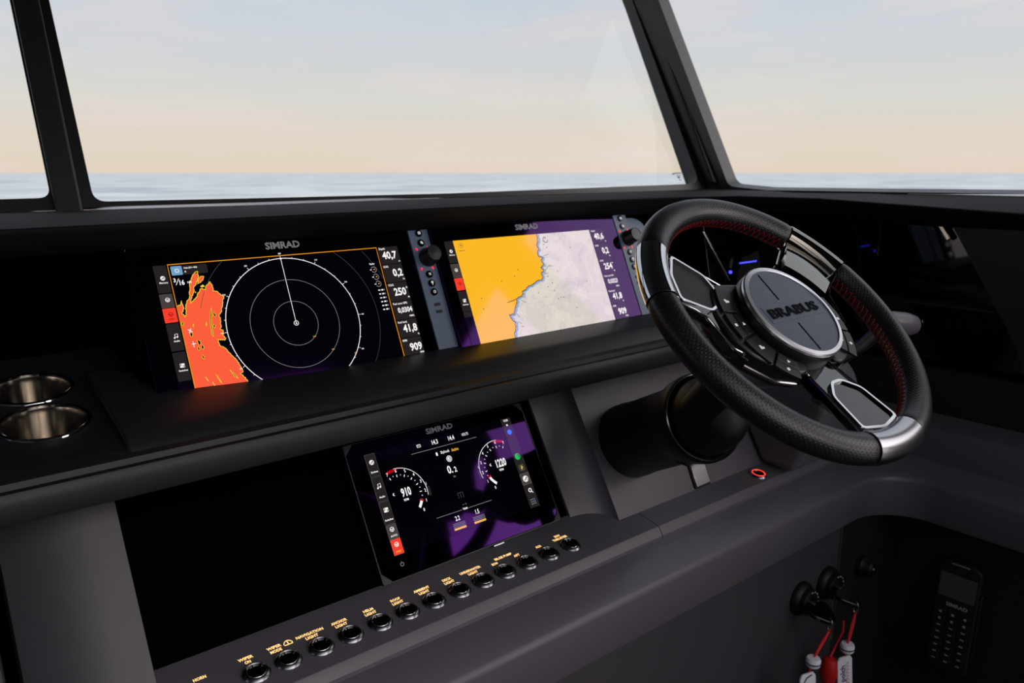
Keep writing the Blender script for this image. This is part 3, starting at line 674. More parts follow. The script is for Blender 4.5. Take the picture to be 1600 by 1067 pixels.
def display_radar():
    root = device('radar_display', 'wide multifunction display showing an orange radar echo and range rings', (.2475, 1.0533, -.1186), .4277, (-.0265, -.205, .3780, .0262))
    key_strip(root, .3786, .4143, False)
    put_text(MB(), 'SIMRAD', .1750, .0150, .0098/.72, 1.05, .035, .0004).build('maker_lettering', M['grey_print'], root, smooth=False, local=True)
    S = Scr(root)
    S.rect('screen', 'scr_off', 0, -.5, 354, 198, Z1)
    side_tiles(S); data_bar(S, ['40,7', '0,2', '250', '0,0304', '41,8', '909'])
    S.stroke('app_frame', 'scr_orange', [(18.2, 198), (18.2, .6), (317.4, .6), (317.4, 198)], 1.3, Z3)
    # night tint over the starboard third, as the photo shows it
    echo = [(18.9, 56.3), (23.4, 55.0), (25.4, 49.4), (26.0, 55.3), (26.4, 60.1), (22.2, 66.4), (25.2, 71.6), (27.5, 69.0), (29.0, 57.6), (32.3, 50.2), (35.5, 47.7), (38.3, 37.3), (39.7, 27.7), (44.0, 20.2), (51.0, 13.1), (53.3, 12.3), (52.5, 21.1), (47.3, 30.4), (43.8, 34.0), (42.4, 40.7), (38.8, 45.2), (35.9, 54.6), (40.2, 51.2), (45.8, 46.0), (47.7, 41.3), (53.4, 36.0), (57.2, 39.5), (59.3, 33.7), (65.7, 28.0), (67.7, 33.6), (66.7, 40.5), (71.4, 42.0), (75.1, 46.4), (78.5, 49.8), (75.1, 59.3), (72.9, 65.1), (70.7, 70.7), (67.2, 74.2), (67.7, 80.1), (66.9, 87.9), (64.8, 93.5), (68.1, 95.0), (68.0, 99.9), (65.8, 101.4), (69.1, 105.8), (67.0, 108.5), (59.2, 106.4), (59.3, 114.2), (63.3, 116.7), (67.7, 122.3), (71.6, 129.8), (75.3, 134.3), (78.1, 142.5), (80.4, 148.8), (80.8, 153.8), (77.1, 155.1), (82.2, 161.8), (85, 168), (90, 198), (18.9, 198)]
    # ragged edge: subdivide and jitter the outline
    rnd = random.Random(7); out = []
    for i, p in enumerate(echo):
        q = echo[(i+1) % len(echo)]; out.append(p); L = math.hypot(q[0]-p[0], q[1]-p[1])
        if L < 14:
            k = max(1, int(L/1.6))
            for j in range(1, k):
                t = j/k; out.append((p[0]+(q[0]-p[0])*t+rnd.uniform(-.7, .7), p[1]+(q[1]-p[1])*t+rnd.uniform(-.7, .7)))
    out = [(max(18.9, u), v) for u, v in out]
    S.poly('radar_echo', 'scr_echo', out, Z2)
    S.stroke('echo_edge', 'scr_yellow', [p for p in out if p[1] < 170], .9, Z3)
    isl = [(49.3, 29.7), (52.5, 23.1), (56.0, 19.5), (59.6, 19.9), (57.6, 24.6), (53.2, 28.1)]
    S.poly('radar_echo', 'scr_echo', isl, Z2); S.stroke('echo_edge', 'scr_yellow', isl, .8, Z3, True)
    holes = [[(59.4, 63.3), (58.2, 73.0), (55.4, 84.4), (54.1, 101.8), (52.8, 99.6), (53.9, 84.2), (56.8, 70.9)], [(33.3, 102.9), (36.8, 104.9), (36.9, 108.8), (33.9, 110.2)], [(37.5, 109.8), (39.7, 113.1), (38.2, 116.6), (36.2, 114.4)], [(32.7, 111.0), (34.3, 115.1), (32.7, 117.3), (31.5, 114.6)], [(60.8, 69.5), (63.6, 73.7), (62.0, 76.5), (60.3, 73.3)], [(57.8, 85.1), (59.7, 87.9), (58.0, 90.6), (56.9, 88.9)], [(20.0, 77.1), (22.1, 79.0), (20.3, 82.2), (19.2, 81.2)], [(27.1, 92.0), (30.2, 94.3), (27.8, 98.8), (26.3, 95.7)], [(35.6, 123.0), (37.4, 127.0), (36.3, 129.0), (34.7, 126.6)], [(64.7, 148.0), (68.3, 152.6), (72.9, 161.1), (69.1, 157.5)]]
    for h in holes: S.poly('echo_gap', 'scr_off', h, Z3); S.stroke('echo_edge', 'scr_yellow', h, .7, Z4, True)
    for h in ([(32.9, 81.3), (34.0, 81.4), (32.6, 86.1), (31.8, 84.9)], [(49.2, 80.6), (50.0, 83.6), (48.8, 86.9), (47.9, 85.3)], [(44, 39), (45.5, 40), (44.5, 42)], [(40, 160), (41, 160), (43, 166), (42, 166)], [(33, 152), (34, 152), (36, 158), (35, 158)], [(46, 150), (48, 153), (52, 164), (50, 162)], [(52, 33), (56, 31), (58, 34), (54, 35)]): S.poly('echo_edge', 'scr_yellow', h, Z3)
    S.stroke('echo_mark', 'scr_white', [(25, 88), (30, 92)], 1.0, Z4); S.stroke('echo_mark', 'scr_white', [(29, 87), (26, 93)], 1.0, Z4); S.stroke('echo_mark', 'scr_white', [(26, 107.5), (31, 107.5)], .9, Z4); S.stroke('echo_mark', 'scr_white', [(28, 104), (28, 112)], .9, Z4)
    cu, cv, R = 167.0, 98.8, 94.2
    S.arc('range_ring', 'scr_white', cu, cv, R, 0, 2*PI, 1.0, Z3, 120)
    S.arc('range_ring', 'scr_grey', cu, cv, R*2/3, 0, 2*PI, .6, Z3, 90); S.arc('range_ring', 'scr_grey', cu, cv, R/3, 0, 2*PI, .6, Z3, 72)
    S.arc('range_ring', 'scr_dim', cu, cv, R*4/3, -.88, .66, .6, Z3, 60); S.arc('range_ring', 'scr_dim', cu, cv, R*4/3, PI+.30, PI+.88, .6, Z3, 40)
    S.arc('range_ring', 'scr_dim', cu, cv, R*5/3, -.65, -.32, .5, Z3, 20)
    for k in range(36):
        a = 2*PI*k/36; l = 3.6 if k % 3 == 0 else 2.0
        S.stroke('range_ring', 'scr_white', [(cu+(R-.2)*math.cos(a), cv+(R-.2)*math.sin(a)), (cu+(R+l)*math.cos(a), cv+(R+l)*math.sin(a))], .6, Z3)
    for k, t in enumerate(('160', '130', '100', '070', '', '190', '160', '220', '250', '280', '310', '340')):
        a = 2*PI*k/12
        if t: S.text('ring_figure', 'scr_white', t, cu+(R+7)*math.cos(a), cv+(R+7)*math.sin(a), 2.2, .9, .02)
    for a, r_ in ((PI/4, R/3), (PI/4, R*2/3), (.62, R)): S.text('ring_figure', 'scr_amber', '1/16', cu+r_*math.cos(a)-1, cv+r_*math.sin(a), 2.0, .9, .02)
    S.stroke('heading_line', 'scr_white', [(cu, cv), (167.2, 4.6)], .8, Z3); S.disc('heading_line', 'scr_white', 167.2, 5, 1.4, Z4)
    S.arc('heading_line', 'scr_white', cu, cv, 3.2, 0, 2*PI, .8, Z4, 20); S.poly('heading_line', 'scr_white', [(cu-1.3, cv+1.4), (cu+1.3, cv+1.4), (cu, cv-1.8)], Z4)
    S.rect('source_tile', 'scr_blue', 21, 3.2, 34.6, 15.4, Z3, 1.2); S.arc('source_tile', 'scr_white', 28, 9.5, 2.2, 0, 2*PI, .8, Z4, 14)
    S.rect('source_tile', 'scr_tile', 34.6, 3.2, 66.5, 15.4, Z2, 1.2)
    S.text('source_name', 'scr_white', 'Halo20+-406', 37, 6.6, 2.4, .95, .02, align='L'); S.text('source_name', 'scr_white', 'A', 38, 11.5, 2.4, 1, .03)
    S.text('source_name', 'scr_white', '3', 22.6, 22.0, 5.2, .9, .03); S.stroke('source_name', 'scr_white', [(23.2, 28.5), (28.0, 20.0)], .8, Z4); S.text('source_name', 'scr_white', '16', 31.0, 25.6, 6.6, .8, .03); S.text('source_name', 'scr_white', 'NM', 40.0, 26.2, 2.6, .95, .02)
    S.text('radar_control', 'scr_white', 'Radar', 303.6, 25.0, 2.6, 1, .03)
    for u, v in ((304.3, 34), (305.0, 45.4), (306.0, 56.6)):
        S.arc('radar_control', 'scr_grey', u, v, 4.2, -2.6, 2.6, 1.0, Z3, 24); S.disc('radar_control', 'scr_amber', u+.6, v, .9, Z4); S.stroke('radar_control', 'scr_white', [(u-6.5, v), (u-3.5, v)], 1.1, Z4)
    for k in range(6):
        v = 65.5+k*6.0; S.rect('radar_control', 'scr_white', 303, v, 306, v+1.7, Z3); S.rect('radar_control', 'scr_white', 308, v-.3, 311, v+1.9, Z3); S.rect('radar_control', 'scr_grey', 311.6, v-.3, 313.6, v+1.9, Z3)
    S.flush({})
    fix_children(root)

def fix_children(root):
    """screen graphics become sub-parts of the screen"""
    scr = None
    for o in list(root.children):
        if o.name.split('.')[0] == 'screen': scr = o
    for o in list(root.children):
        n = o.name.split('.')[0]
        if scr and n in SUBS: o.parent = scr
SUBS = {'sidebar_tile', 'sidebar_symbol', 'data_box', 'data_reading', 'app_frame', 'radar_echo', 'echo_edge', 'echo_gap', 'echo_mark', 'range_ring', 'ring_figure', 'heading_line', 'source_tile', 'source_name', 'radar_control',
        'chart_sea', 'chart_land', 'coastline', 'chart_symbol', 'shallow_water', 'gauge_arc', 'gauge_figure', 'gauge_red_zone', 'engine_reading', 'status_bar', 'status_symbol', 'rule_line', 'fuel_bar'}

def display_chart():
    root = device('chart_display', 'wide multifunction display showing a yellow coast chart, partly behind the wheel', (.681, 1.0449, -.1168), .4277, (-.0185, -.205, .3870, .0262))
    key_strip(root, .3876, .4215, True)
    put_text(MB(), 'SIMRAD', .1757, .0147, .0098/.72, 1.05, .035, .0004).build('maker_lettering', M['grey_print'], root, smooth=False, local=True)
    S = Scr(root)
    S.rect('screen', 'scr_off', 0, -.5, 354.5, 198, Z1)
    T = [(0, 37, 'Mercury', 'propeller'), (38, 62, '', 'wheel'), (62, 83, '', 'wheel'), (84, 118, 'Switches', 'toggle')]
    for i, (v0, v1, t, ic) in enumerate(T):
        S.rect('sidebar_tile', 'scr_red' if i == 2 else ('scr_tile2' if i == 1 else 'scr_tile'), .4, v0+.4, 16, v1-.4, Z2, 1)
        vm = (v0+v1)/2; m = 'scr_white' if i != 2 else 'scr_crimson'
        icon(S, 'sidebar_symbol', m, ic, 9, vm-1.0, 3.0)
        if t: S.text('sidebar_symbol', m, t, 9, vm+5.5, 2.2, 1, .03)
    S.rect('sidebar_tile', 'scr_tile', .4, 118.4, 16, 127, Z2, 1); S.rect('sidebar_tile', 'scr_navy', .4, 128, 16.6, 198, Z2)
    S.rect('chart_sea', 'scr_chart', 17.4, .2, 317.6, 198, Z1+.0002)
    coast = [(192.9, .2), (192.0, 5), (190.6, 13.7), (185.1, 19.2), (187.3, 28.2), (181.8, 33.6), (181.6, 39.5), (191.1, 43.2), (185.5, 48.6), (188.8, 54.7), (179.3, 61.1), (184.8, 66.0), (177.5, 71.1), (178.5, 78.4), (173.6, 82.3), (162.3, 84.0), (151.8, 88.6), (142.4, 90.4), (135.5, 95.4), (125.8, 98.6), (127.7, 103.0), (119.7, 106.3), (110.1, 109.4), (109.9, 115.0), (104.0, 122.5), (100.5, 127.6), (96.7, 134.1), (86.7, 134.1), (90.3, 142.9), (94.9, 149.0), (92.3, 156.8), (88.0, 164.4), (86, 175), (84, 198)]
    rnd = random.Random(3); out = []
    for i in range(len(coast)-1):
        p, q = coast[i], coast[i+1]; k = max(2, int(math.hypot(q[0]-p[0], q[1]-p[1])/1.8)); out.append(p)
        for j in range(1, k): t = j/k; out.append((p[0]+(q[0]-p[0])*t+rnd.uniform(-1.1, 1.1), p[1]+(q[1]-p[1])*t+rnd.uniform(-1.1, 1.1)))
    out.append(coast[-1])
    S.stroke('shallow_water', 'scr_shallow', [(u+3+rnd.uniform(-1.5, 1.5), v+1) for u, v in out], 4.0, Z1+.0003)
    S.poly('chart_land', 'scr_land', [(17.4, .2)]+out+[(17.4, 198)], Z2)
    S.stroke('coastline', 'scr_coast', out, 1.3, Z3)
    S.stroke('coastline', 'scr_coast', [(110, 109.4), (100, 111.5), (90.4, 113.1)], 1.1, Z3)
    for k in range(26):
        t = rnd.random(); i = int(t*(len(out)-1)); u, v = out[i]
        S.stroke('coastline', 'scr_coast' if k % 2 else 'scr_shallow', [(u+rnd.uniform(2, 14), v+rnd.uniform(-3, 6)), (u+rnd.uniform(4, 20), v+rnd.uniform(-4, 8))], .7, Z3)
    for u, v in ((208, 10), (206, 26), (201, 20), (184, 96), (160, 104), (196, 90), (200, 60), (212, 118), (206, 117), (199, 119), (130, 60), (120, 70), (90, 76), (42, 100), (40, 118), (150, 92), (215, 70), (190, 78), (196, 104), (235, 140), (260, 30), (275, 95)):
        S.disc('chart_symbol', 'scr_coast', u, v, 1.0, Z4, 8)
    S.arc('chart_symbol', 'scr_coast', 208, 12, 5, 0, 5.2, 1.2, Z3, 12); S.text('chart_symbol', 'scr_coast', 'N', 30, 9, 3.5, .9, .02); S.arc('chart_symbol', 'scr_coast', 30, 9, 4.2, 0, 2*PI, .4, Z3, 16); S.stroke('chart_symbol', 'scr_coast', [(24, 18), (36, 18)], .8, Z3)
    data_bar(S, ['40,6', '0,2', '254', '0,0323', '41,8', '909'])
    S.flush({}); fix_children(root)

def display_engine():
    root = device('engine_display', 'smaller glass display in the lower console showing two engine gauges', (.470, .9434, -.3947), .5421, (-.0255, -.176, .2885, .0180))
    k = MB()
    for (x, y, sx, sy) in ((-.0255, .018, 1, -1), (-.0255, -.176, 1, 1), (.2885, .018, -1, -1), (.2885, -.176, -1, 1)):
        MB().prism([(x, y), (x+sx*.013, y), (x, y+sy*.014)], -.002, .0012).build('corner_cover', M['grey_dark'], root, local=True, smooth=False)
    fr = MB(); vs, fs = curve_mesh([rrect(-.0268, -.1775, .2898, .0193, .004), rrect(-.0255, -.1762, .2885, .0182, .003)], .010); fr.add(vs, fs, Matrix.Translation((0, 0, .0008)))
    fr.build('surround', M['hub'], root, local=True, smooth=False)
    put_text(MB(), 'SIMRAD', .1305, .0105, .0082/.72, 1.2, .03, .0004).build('maker_lettering', M['grey_print'], root, smooth=False, local=True)
    S = Scr(root)
    S.rect('screen', 'scr_off', 0, 0, 261, 146.5, Z1)
    T = [(.6, 33.3, 'Engines', 'propeller', 'scr_tile'), (34.2, 69.2, 'Audio', 'music', 'scr_tile'), (70, 102, 'Switches', 'toggle', 'scr_tile'), (102.8, 123, 'AUTO', 'wheel', 'scr_tile2'), (123.2, 145.2, 'STBY', 'wheel', 'scr_red')]
    for v0, v1, t, ic, c in T:
        S.rect('sidebar_tile', 'scr_edge', .6, v0, 16.6, v1, Z2, 1.0); S.rect('sidebar_tile', c, 1.0, v0+.4, 16.2, v1-.4, Z3-.0001, .9)
        small = v1-v0 < 25; vm = (v0+v1)/2
        icon(S, 'sidebar_symbol', 'scr_white', ic, 8.6, vm-(3.2 if small else 4), 3.4 if small else 3.6)
        S.text('sidebar_symbol', 'scr_white' if c != 'scr_red' else 'scr_amber', t, 8.6, v1-(4.2 if small else 6), 2.6, 1, .03)
    W = 'scr_white'
    S.rect('status_symbol', W, 84.5, 5.2, 91, 9.6, Z3, .6); S.rect('status_symbol', 'scr_off', 85.2, 6.2, 90.3, 9.0, Z4); S.stroke('status_symbol', W, [(86, 7.6), (87.6, 7.6)], .5, Z4+.0002); S.stroke('status_symbol', W, [(88.2, 7.6), (89.8, 7.6)], .5, Z4+.0002)
    S.text('engine_reading', W, '14.3', 115.5, 7.7, 7.0, .72, .02); S.text('engine_reading', W, '14.4', 144.6, 7.9, 7.0, .72, .02); S.text('engine_reading', W, 'VOLTS', 169.7, 7.7, 4.4, .66, .01)
    S.stroke('rule_line', 'scr_grey', [(72, 16.6), (188, 16.6)], .7, Z3); S.stroke('rule_line', 'scr_grey', [(80, 114.8), (178, 114.8)], .7, Z3)
    S.text('engine_reading', W, 'Skyhook', 127.0, 26, 4.4, .72, .01); S.text('engine_reading', 'scr_amber', 'Active', 144.4, 26, 4.6, .74, .02); S.rect('status_symbol', W, 111, 23.4, 114, 28.4, Z3, .8)
    S.arc('status_symbol', W, 130.3, 37.4, 4.2, 0, 2*PI, 1.0, Z3, 24); icon(S, 'status_symbol', W, 'propeller', 130.3, 37.4, 2.8)
    S.text('engine_reading', W, '0.', 125.5, 53.0, 12.0, .78, .02); S.text('engine_reading', W, '2', 134.8, 54.9, 8.0, .8, .02); S.text('engine_reading', 'scr_grey', 'kn', 129.7, 64.6, 3.2, .9, .02)
    S.stroke('status_symbol', 'scr_dim', [(125, 90), (134.5, 90)], .8, Z3)
    for u in (125.4, 129.7, 134.0): S.stroke('status_symbol', 'scr_dim', [(u, 90), (u, 98)], .8, Z3)
    S.text('engine_reading', 'scr_grey', '---  L', 131, 107.8, 2.6, 1, .02); S.text('engine_reading', W, 'TRIM', 129.4, 114.3, 3.0, .9, .02)
    S.rect('screen_mask', 'scr_off', 124, 112.3, 135, 116.5, Z3+.0001)
    for u, t in ((112.3, '2.2'), (147.7, '1.5')):
        S.text('engine_reading', W, t, u, 124, 6.6, .72, .02)
        for k in range(3): S.rect('fuel_bar', 'scr_grey', u-10.5, 130.6+k*2.2, u+10.5, 131.4+k*2.2, Z3)
        S.rect('fuel_bar', 'scr_amber', u-10.5, 137.2, u+10.5, 140.2, Z3, .8)
    def gauge(cu, cv, R, a7, a0, rpm, label_u):
        n = 60; ang = lambda t: a7+(a0-a7)*t       # t = 0 at figure 7, 1 at figure 0
        S.stroke('gauge_arc', W, [(cu+R*math.cos(ang(k/n)), cv+R*math.sin(ang(k/n))) for k in range(int(n*.12), int(n*.8))], .8, Z3)
        S.stroke('gauge_red_zone', 'scr_crimson', [(cu+(R-2)*math.cos(ang(k/n*.2)), cv+(R-2)*math.sin(ang(k/n*.2))) for k in range(0, 51)], 4.0, Z3)
        for k in range(8):
            a = ang(k/7); c, s_ = math.cos(a), math.sin(a)
            S.text('gauge_figure', W, str(7-k), cu+(R-3.6)*c, cv+(R-3.6)*s_, 4.6, .8, .02)
            S.stroke('gauge_figure', W, [(cu+(R-9)*c, cv+(R-9)*s_), (cu+(R-12.5)*c, cv+(R-12.5)*s_)], 1.1, Z3)
            if k < 7:
                a = ang((k+.5)/7); c, s_ = math.cos(a), math.sin(a); S.stroke('gauge_figure', W, [(cu+(R-9)*c, cv+(R-9)*s_), (cu+(R-10.6)*c, cv+(R-10.6)*s_)], .9, Z3)
        v = 1-rpm/7000
        S.stroke('gauge_arc', W, [(cu+(R-11)*math.cos(ang(1-k/20*(1-v))), cv+(R-11)*math.sin(ang(1-k/20*(1-v)))) for k in range(21)], 4.0, Z3)
        S.stroke('gauge_red_zone', 'scr_crimson', [(cu+(R-11)*math.cos(ang(v+.006*k)), cv+(R-11)*math.sin(ang(v+.006*k))) for k in range(-3, 3)], 6.5, Z4)
        S.text('engine_reading', W, str(rpm), label_u, cv-5, 12.0, .62, .03); S.text('engine_reading', W, 'RPM', label_u-3, cv+5.6, 3.4, .9, .02)
        S.disc('status_symbol', W, label_u-19, cv-6, 2.0, Z3, 12); S.disc('status_symbol', 'scr_off', label_u-18.2, cv-6, 1.5, Z4, 12)
        o = 1 if a0 > a7 else -1
        S.rect('status_bar', 'scr_tile', cu+o*(R+3)-2.2, cv-4, cu+o*(R+3)+2.2, cv+10, Z2, 1); S.text('gauge_figure', W, '1' if o > 0 else '1', cu+o*(R+1), cv-8, 4, .8, .02)
    gauge(38.5, 71, 41, math.radians(-110), math.radians(45), 910, 46.0)
    gauge(216, 70, 41, math.radians(-64), math.radians(-64-166), 1220, 216.0)
    S.rect('status_bar', 'scr_tile', 241.6, -1.5+1.5, 260.2, 146, Z2, .8)
    S.text('status_symbol', W, '19:34', 250.6, 3.4, 4.0, .7, .02); S.disc('status_symbol', W, 250.6, 11, 1.6, Z3)
    S.disc('status_symbol', 'scr_blue2', 250.8, 22.7, 4.2, Z3, 18)
    S.disc('status_symbol', 'scr_green', 250.0, 63.4, 5.2, Z3, 20); S.arc('status_symbol', 'scr_tile', 251, 63.0, 2.4, -2.5, 1.2, 1.4, Z4, 12)
    S.rect('status_symbol', 'scr_tile2', 245.5, 76.5, 256, 87, Z3, 2); S.poly('status_symbol', 'scr_yellow', [(250.2, 77.6), (253, 82), (250.8, 82), (250.8, 86), (248.8, 81.4), (250.4, 81.4)], Z4)
    S.rect('status_bar', 'scr_edge', 242.2, 91, 259.6, 109.5, Z3-.0002, 1); S.rect('status_bar', 'scr_tile2', 243, 91.8, 258.8, 108.7, Z3-.0001, 1)
    icon(S, 'status_symbol', W, 'propeller', 250.6, 100.2, 5.0)
    S.arc('status_symbol', W, 251.6, 119.0, 2.6, 0, 2*PI, 1.4, Z3, 14); S.stroke('status_symbol', W, [(253, 121), (256, 123.6)], 1.3, Z3)
    for a in (-3.4, 0, 3.4):
        for b in (-3.4, 0, 3.4): S.disc('status_symbol', 'scr_grey' if (a, b) != (3.4, -3.4) else 'scr_blue2', 250.6+a, 137+b, 1.1, Z3, 8)
    S.arc('status_symbol', 'scr_grey', 8.0, 158.5, 2.6, -1.1, 4.2, .7, Z3, 16); S.stroke('status_symbol', 'scr_grey', [(8.0, 154.6), (8.0, 158)], .7, Z3)
    S.flush({}); fix_children(root)
    # bright sliver added for a highlight under the lower edge
    MB().box((.165, -.1795, .001), (.020, .003, .004)).build('edge_glint', M['satin'], root, local=True, bevel=.0008)
SUBS.add('screen_mask')
display_radar(); display_chart(); display_engine()

# ------------------------------------------------------------------ push buttons and their backlit legends
PANEL_A = math.atan2(.5642-.5455, .885-.766)
PANEL_N = Vector((0, -math.sin(PANEL_A), math.cos(PANEL_A)))
def panel_pt(x, y): return Vector((x, y, -.5455-(.885-y)*math.tan(PANEL_A)))
def panel_frame(x, y): return frame(panel_pt(x, y), (1, 0, 0), PANEL_N)
def push_button(x, label, y=.7962, start=False):
    r = thing('push_button' if not start else 'start_button', label, 'button', panel_frame(x, y), 'console push buttons' if not start else 'engine start buttons')
    k = 1.1
    MB().lathe([(.0146*k, .0), (.0146*k, .0012), (.0125*k, .0040), (.0112*k, .0046), (.0104*k, .0036), (.0104*k, .001)], 40).build('bezel', M['bezel'] if not start else M['satin'], r, local=True)
    MB().lathe([(.0100*k, .0005), (.0100*k, .0038), (.0092*k, .0044), (.0080*k, .0028), (.0, .0024)], 36).build('cap', M['gloss'], r, local=True)
    if start: MB().lathe([(.0106, .0040), (.0116, .0056), (.0128, .0044)], 36, close=True).build('lit_ring', M['led_ring'], r, local=True)
    else: MB().lathe([(.0102, .0043), (.0108, .0047), (.0113, .0042)], 36, close=True).build('cap_ring', M['satin'], r, local=True)
    return r
XB = [.2489, .2868, .3278, .3667, .4075, .4472, .4873, .5280, .5675, .6063, .6460, .6875, .7301]
LB = [('WIPER\nON', 'black push button below the WIPER ON legend'), ('WIPER\nMODE', 'black push button below the WIPER MODE legend'), ('NAVIGATION\nLIGHT', 'black push button below the NAVIGATION LIGHT legend'), ('ANCHOR\nLIGHT', 'black push button below the ANCHOR LIGHT legend'), ('HELM\nLIGHT', 'black push button below the HELM LIGHT legend'), ('ROOF\nLIGHT', 'black push button below the ROOF LIGHT legend'), ('AMBIENT\nLIGHT', 'black push button below the AMBIENT LIGHT legend'), ('DECK\nLIGHT', 'black push button below the DECK LIGHT legend'), ('UNDERWATER\nLIGHT', 'black push button below the UNDERWATER LIGHT legend'), ('BOW', 'black push button below the BILGE PUMP BOW legend'), ('AFT', 'black push button below the BILGE PUMP AFT legend'), ('AUX', 'black push button below the AUX legend'), ('BOW\nTHRUSTER', 'black push button below the BOW THRUSTER legend, last of the row')]
def switches():
    sp = [o for o in con.children if o.name == 'switch_panel'][0]
    mb = MB()
    def leg(t, x, y, size=.0046):
        mb = MB()
        for i, ln in enumerate(t.split('\n')):
            n = len(t.split('\n'))
            gv = text_geo(ln, .035)[0]; w_ = (max(q[0] for q in gv)-min(q[0] for q in gv))*size/.72
            put_text(mb, ln, 0, -(i-(n-1)/2)*size*1.5, size/.72, min(.9, .0035*len(ln)/w_), .035, .0004, mtx=panel_frame(x, y))
        mb.build('legend', M['legend'], sp, smooth=False)
    for x, (t, lab) in zip(XB, LB):
        push_button(x, lab)
        two = '\n' in t
        leg(t, x-(.006 if 'WIPER\nM' in t else .002), .8215 if two else .8185)
    mb = MB(); mm = panel_frame(.2975, .8245)      # wiper symbol
    mb.tube([Vector((.0052*math.cos(a), -.003+.006*math.sin(a), .0004)) for a in [PI*k/10 for k in range(11)]]+[Vector((-.0052, -.003, .0004))], .0005, 5, mm); mb.box((0, -.001, .0004), (.001, .007, .0004), mm); mb.box((0, -.004, .0004), (.010, .001, .0004), mm)
    mb.build('wiper_legend', M['legend'], sp, smooth=False)
    leg('BILGE PUMP', .625, .8262); leg('HORN', .194, .822)
    push_button(1.1841, 'red ringed start button on the right-hand panel, in full view below the wheel', .782, True)
    push_button(1.352, 'red ringed start button half hidden behind the bottom of the wheel rim', .782, True)
switches()

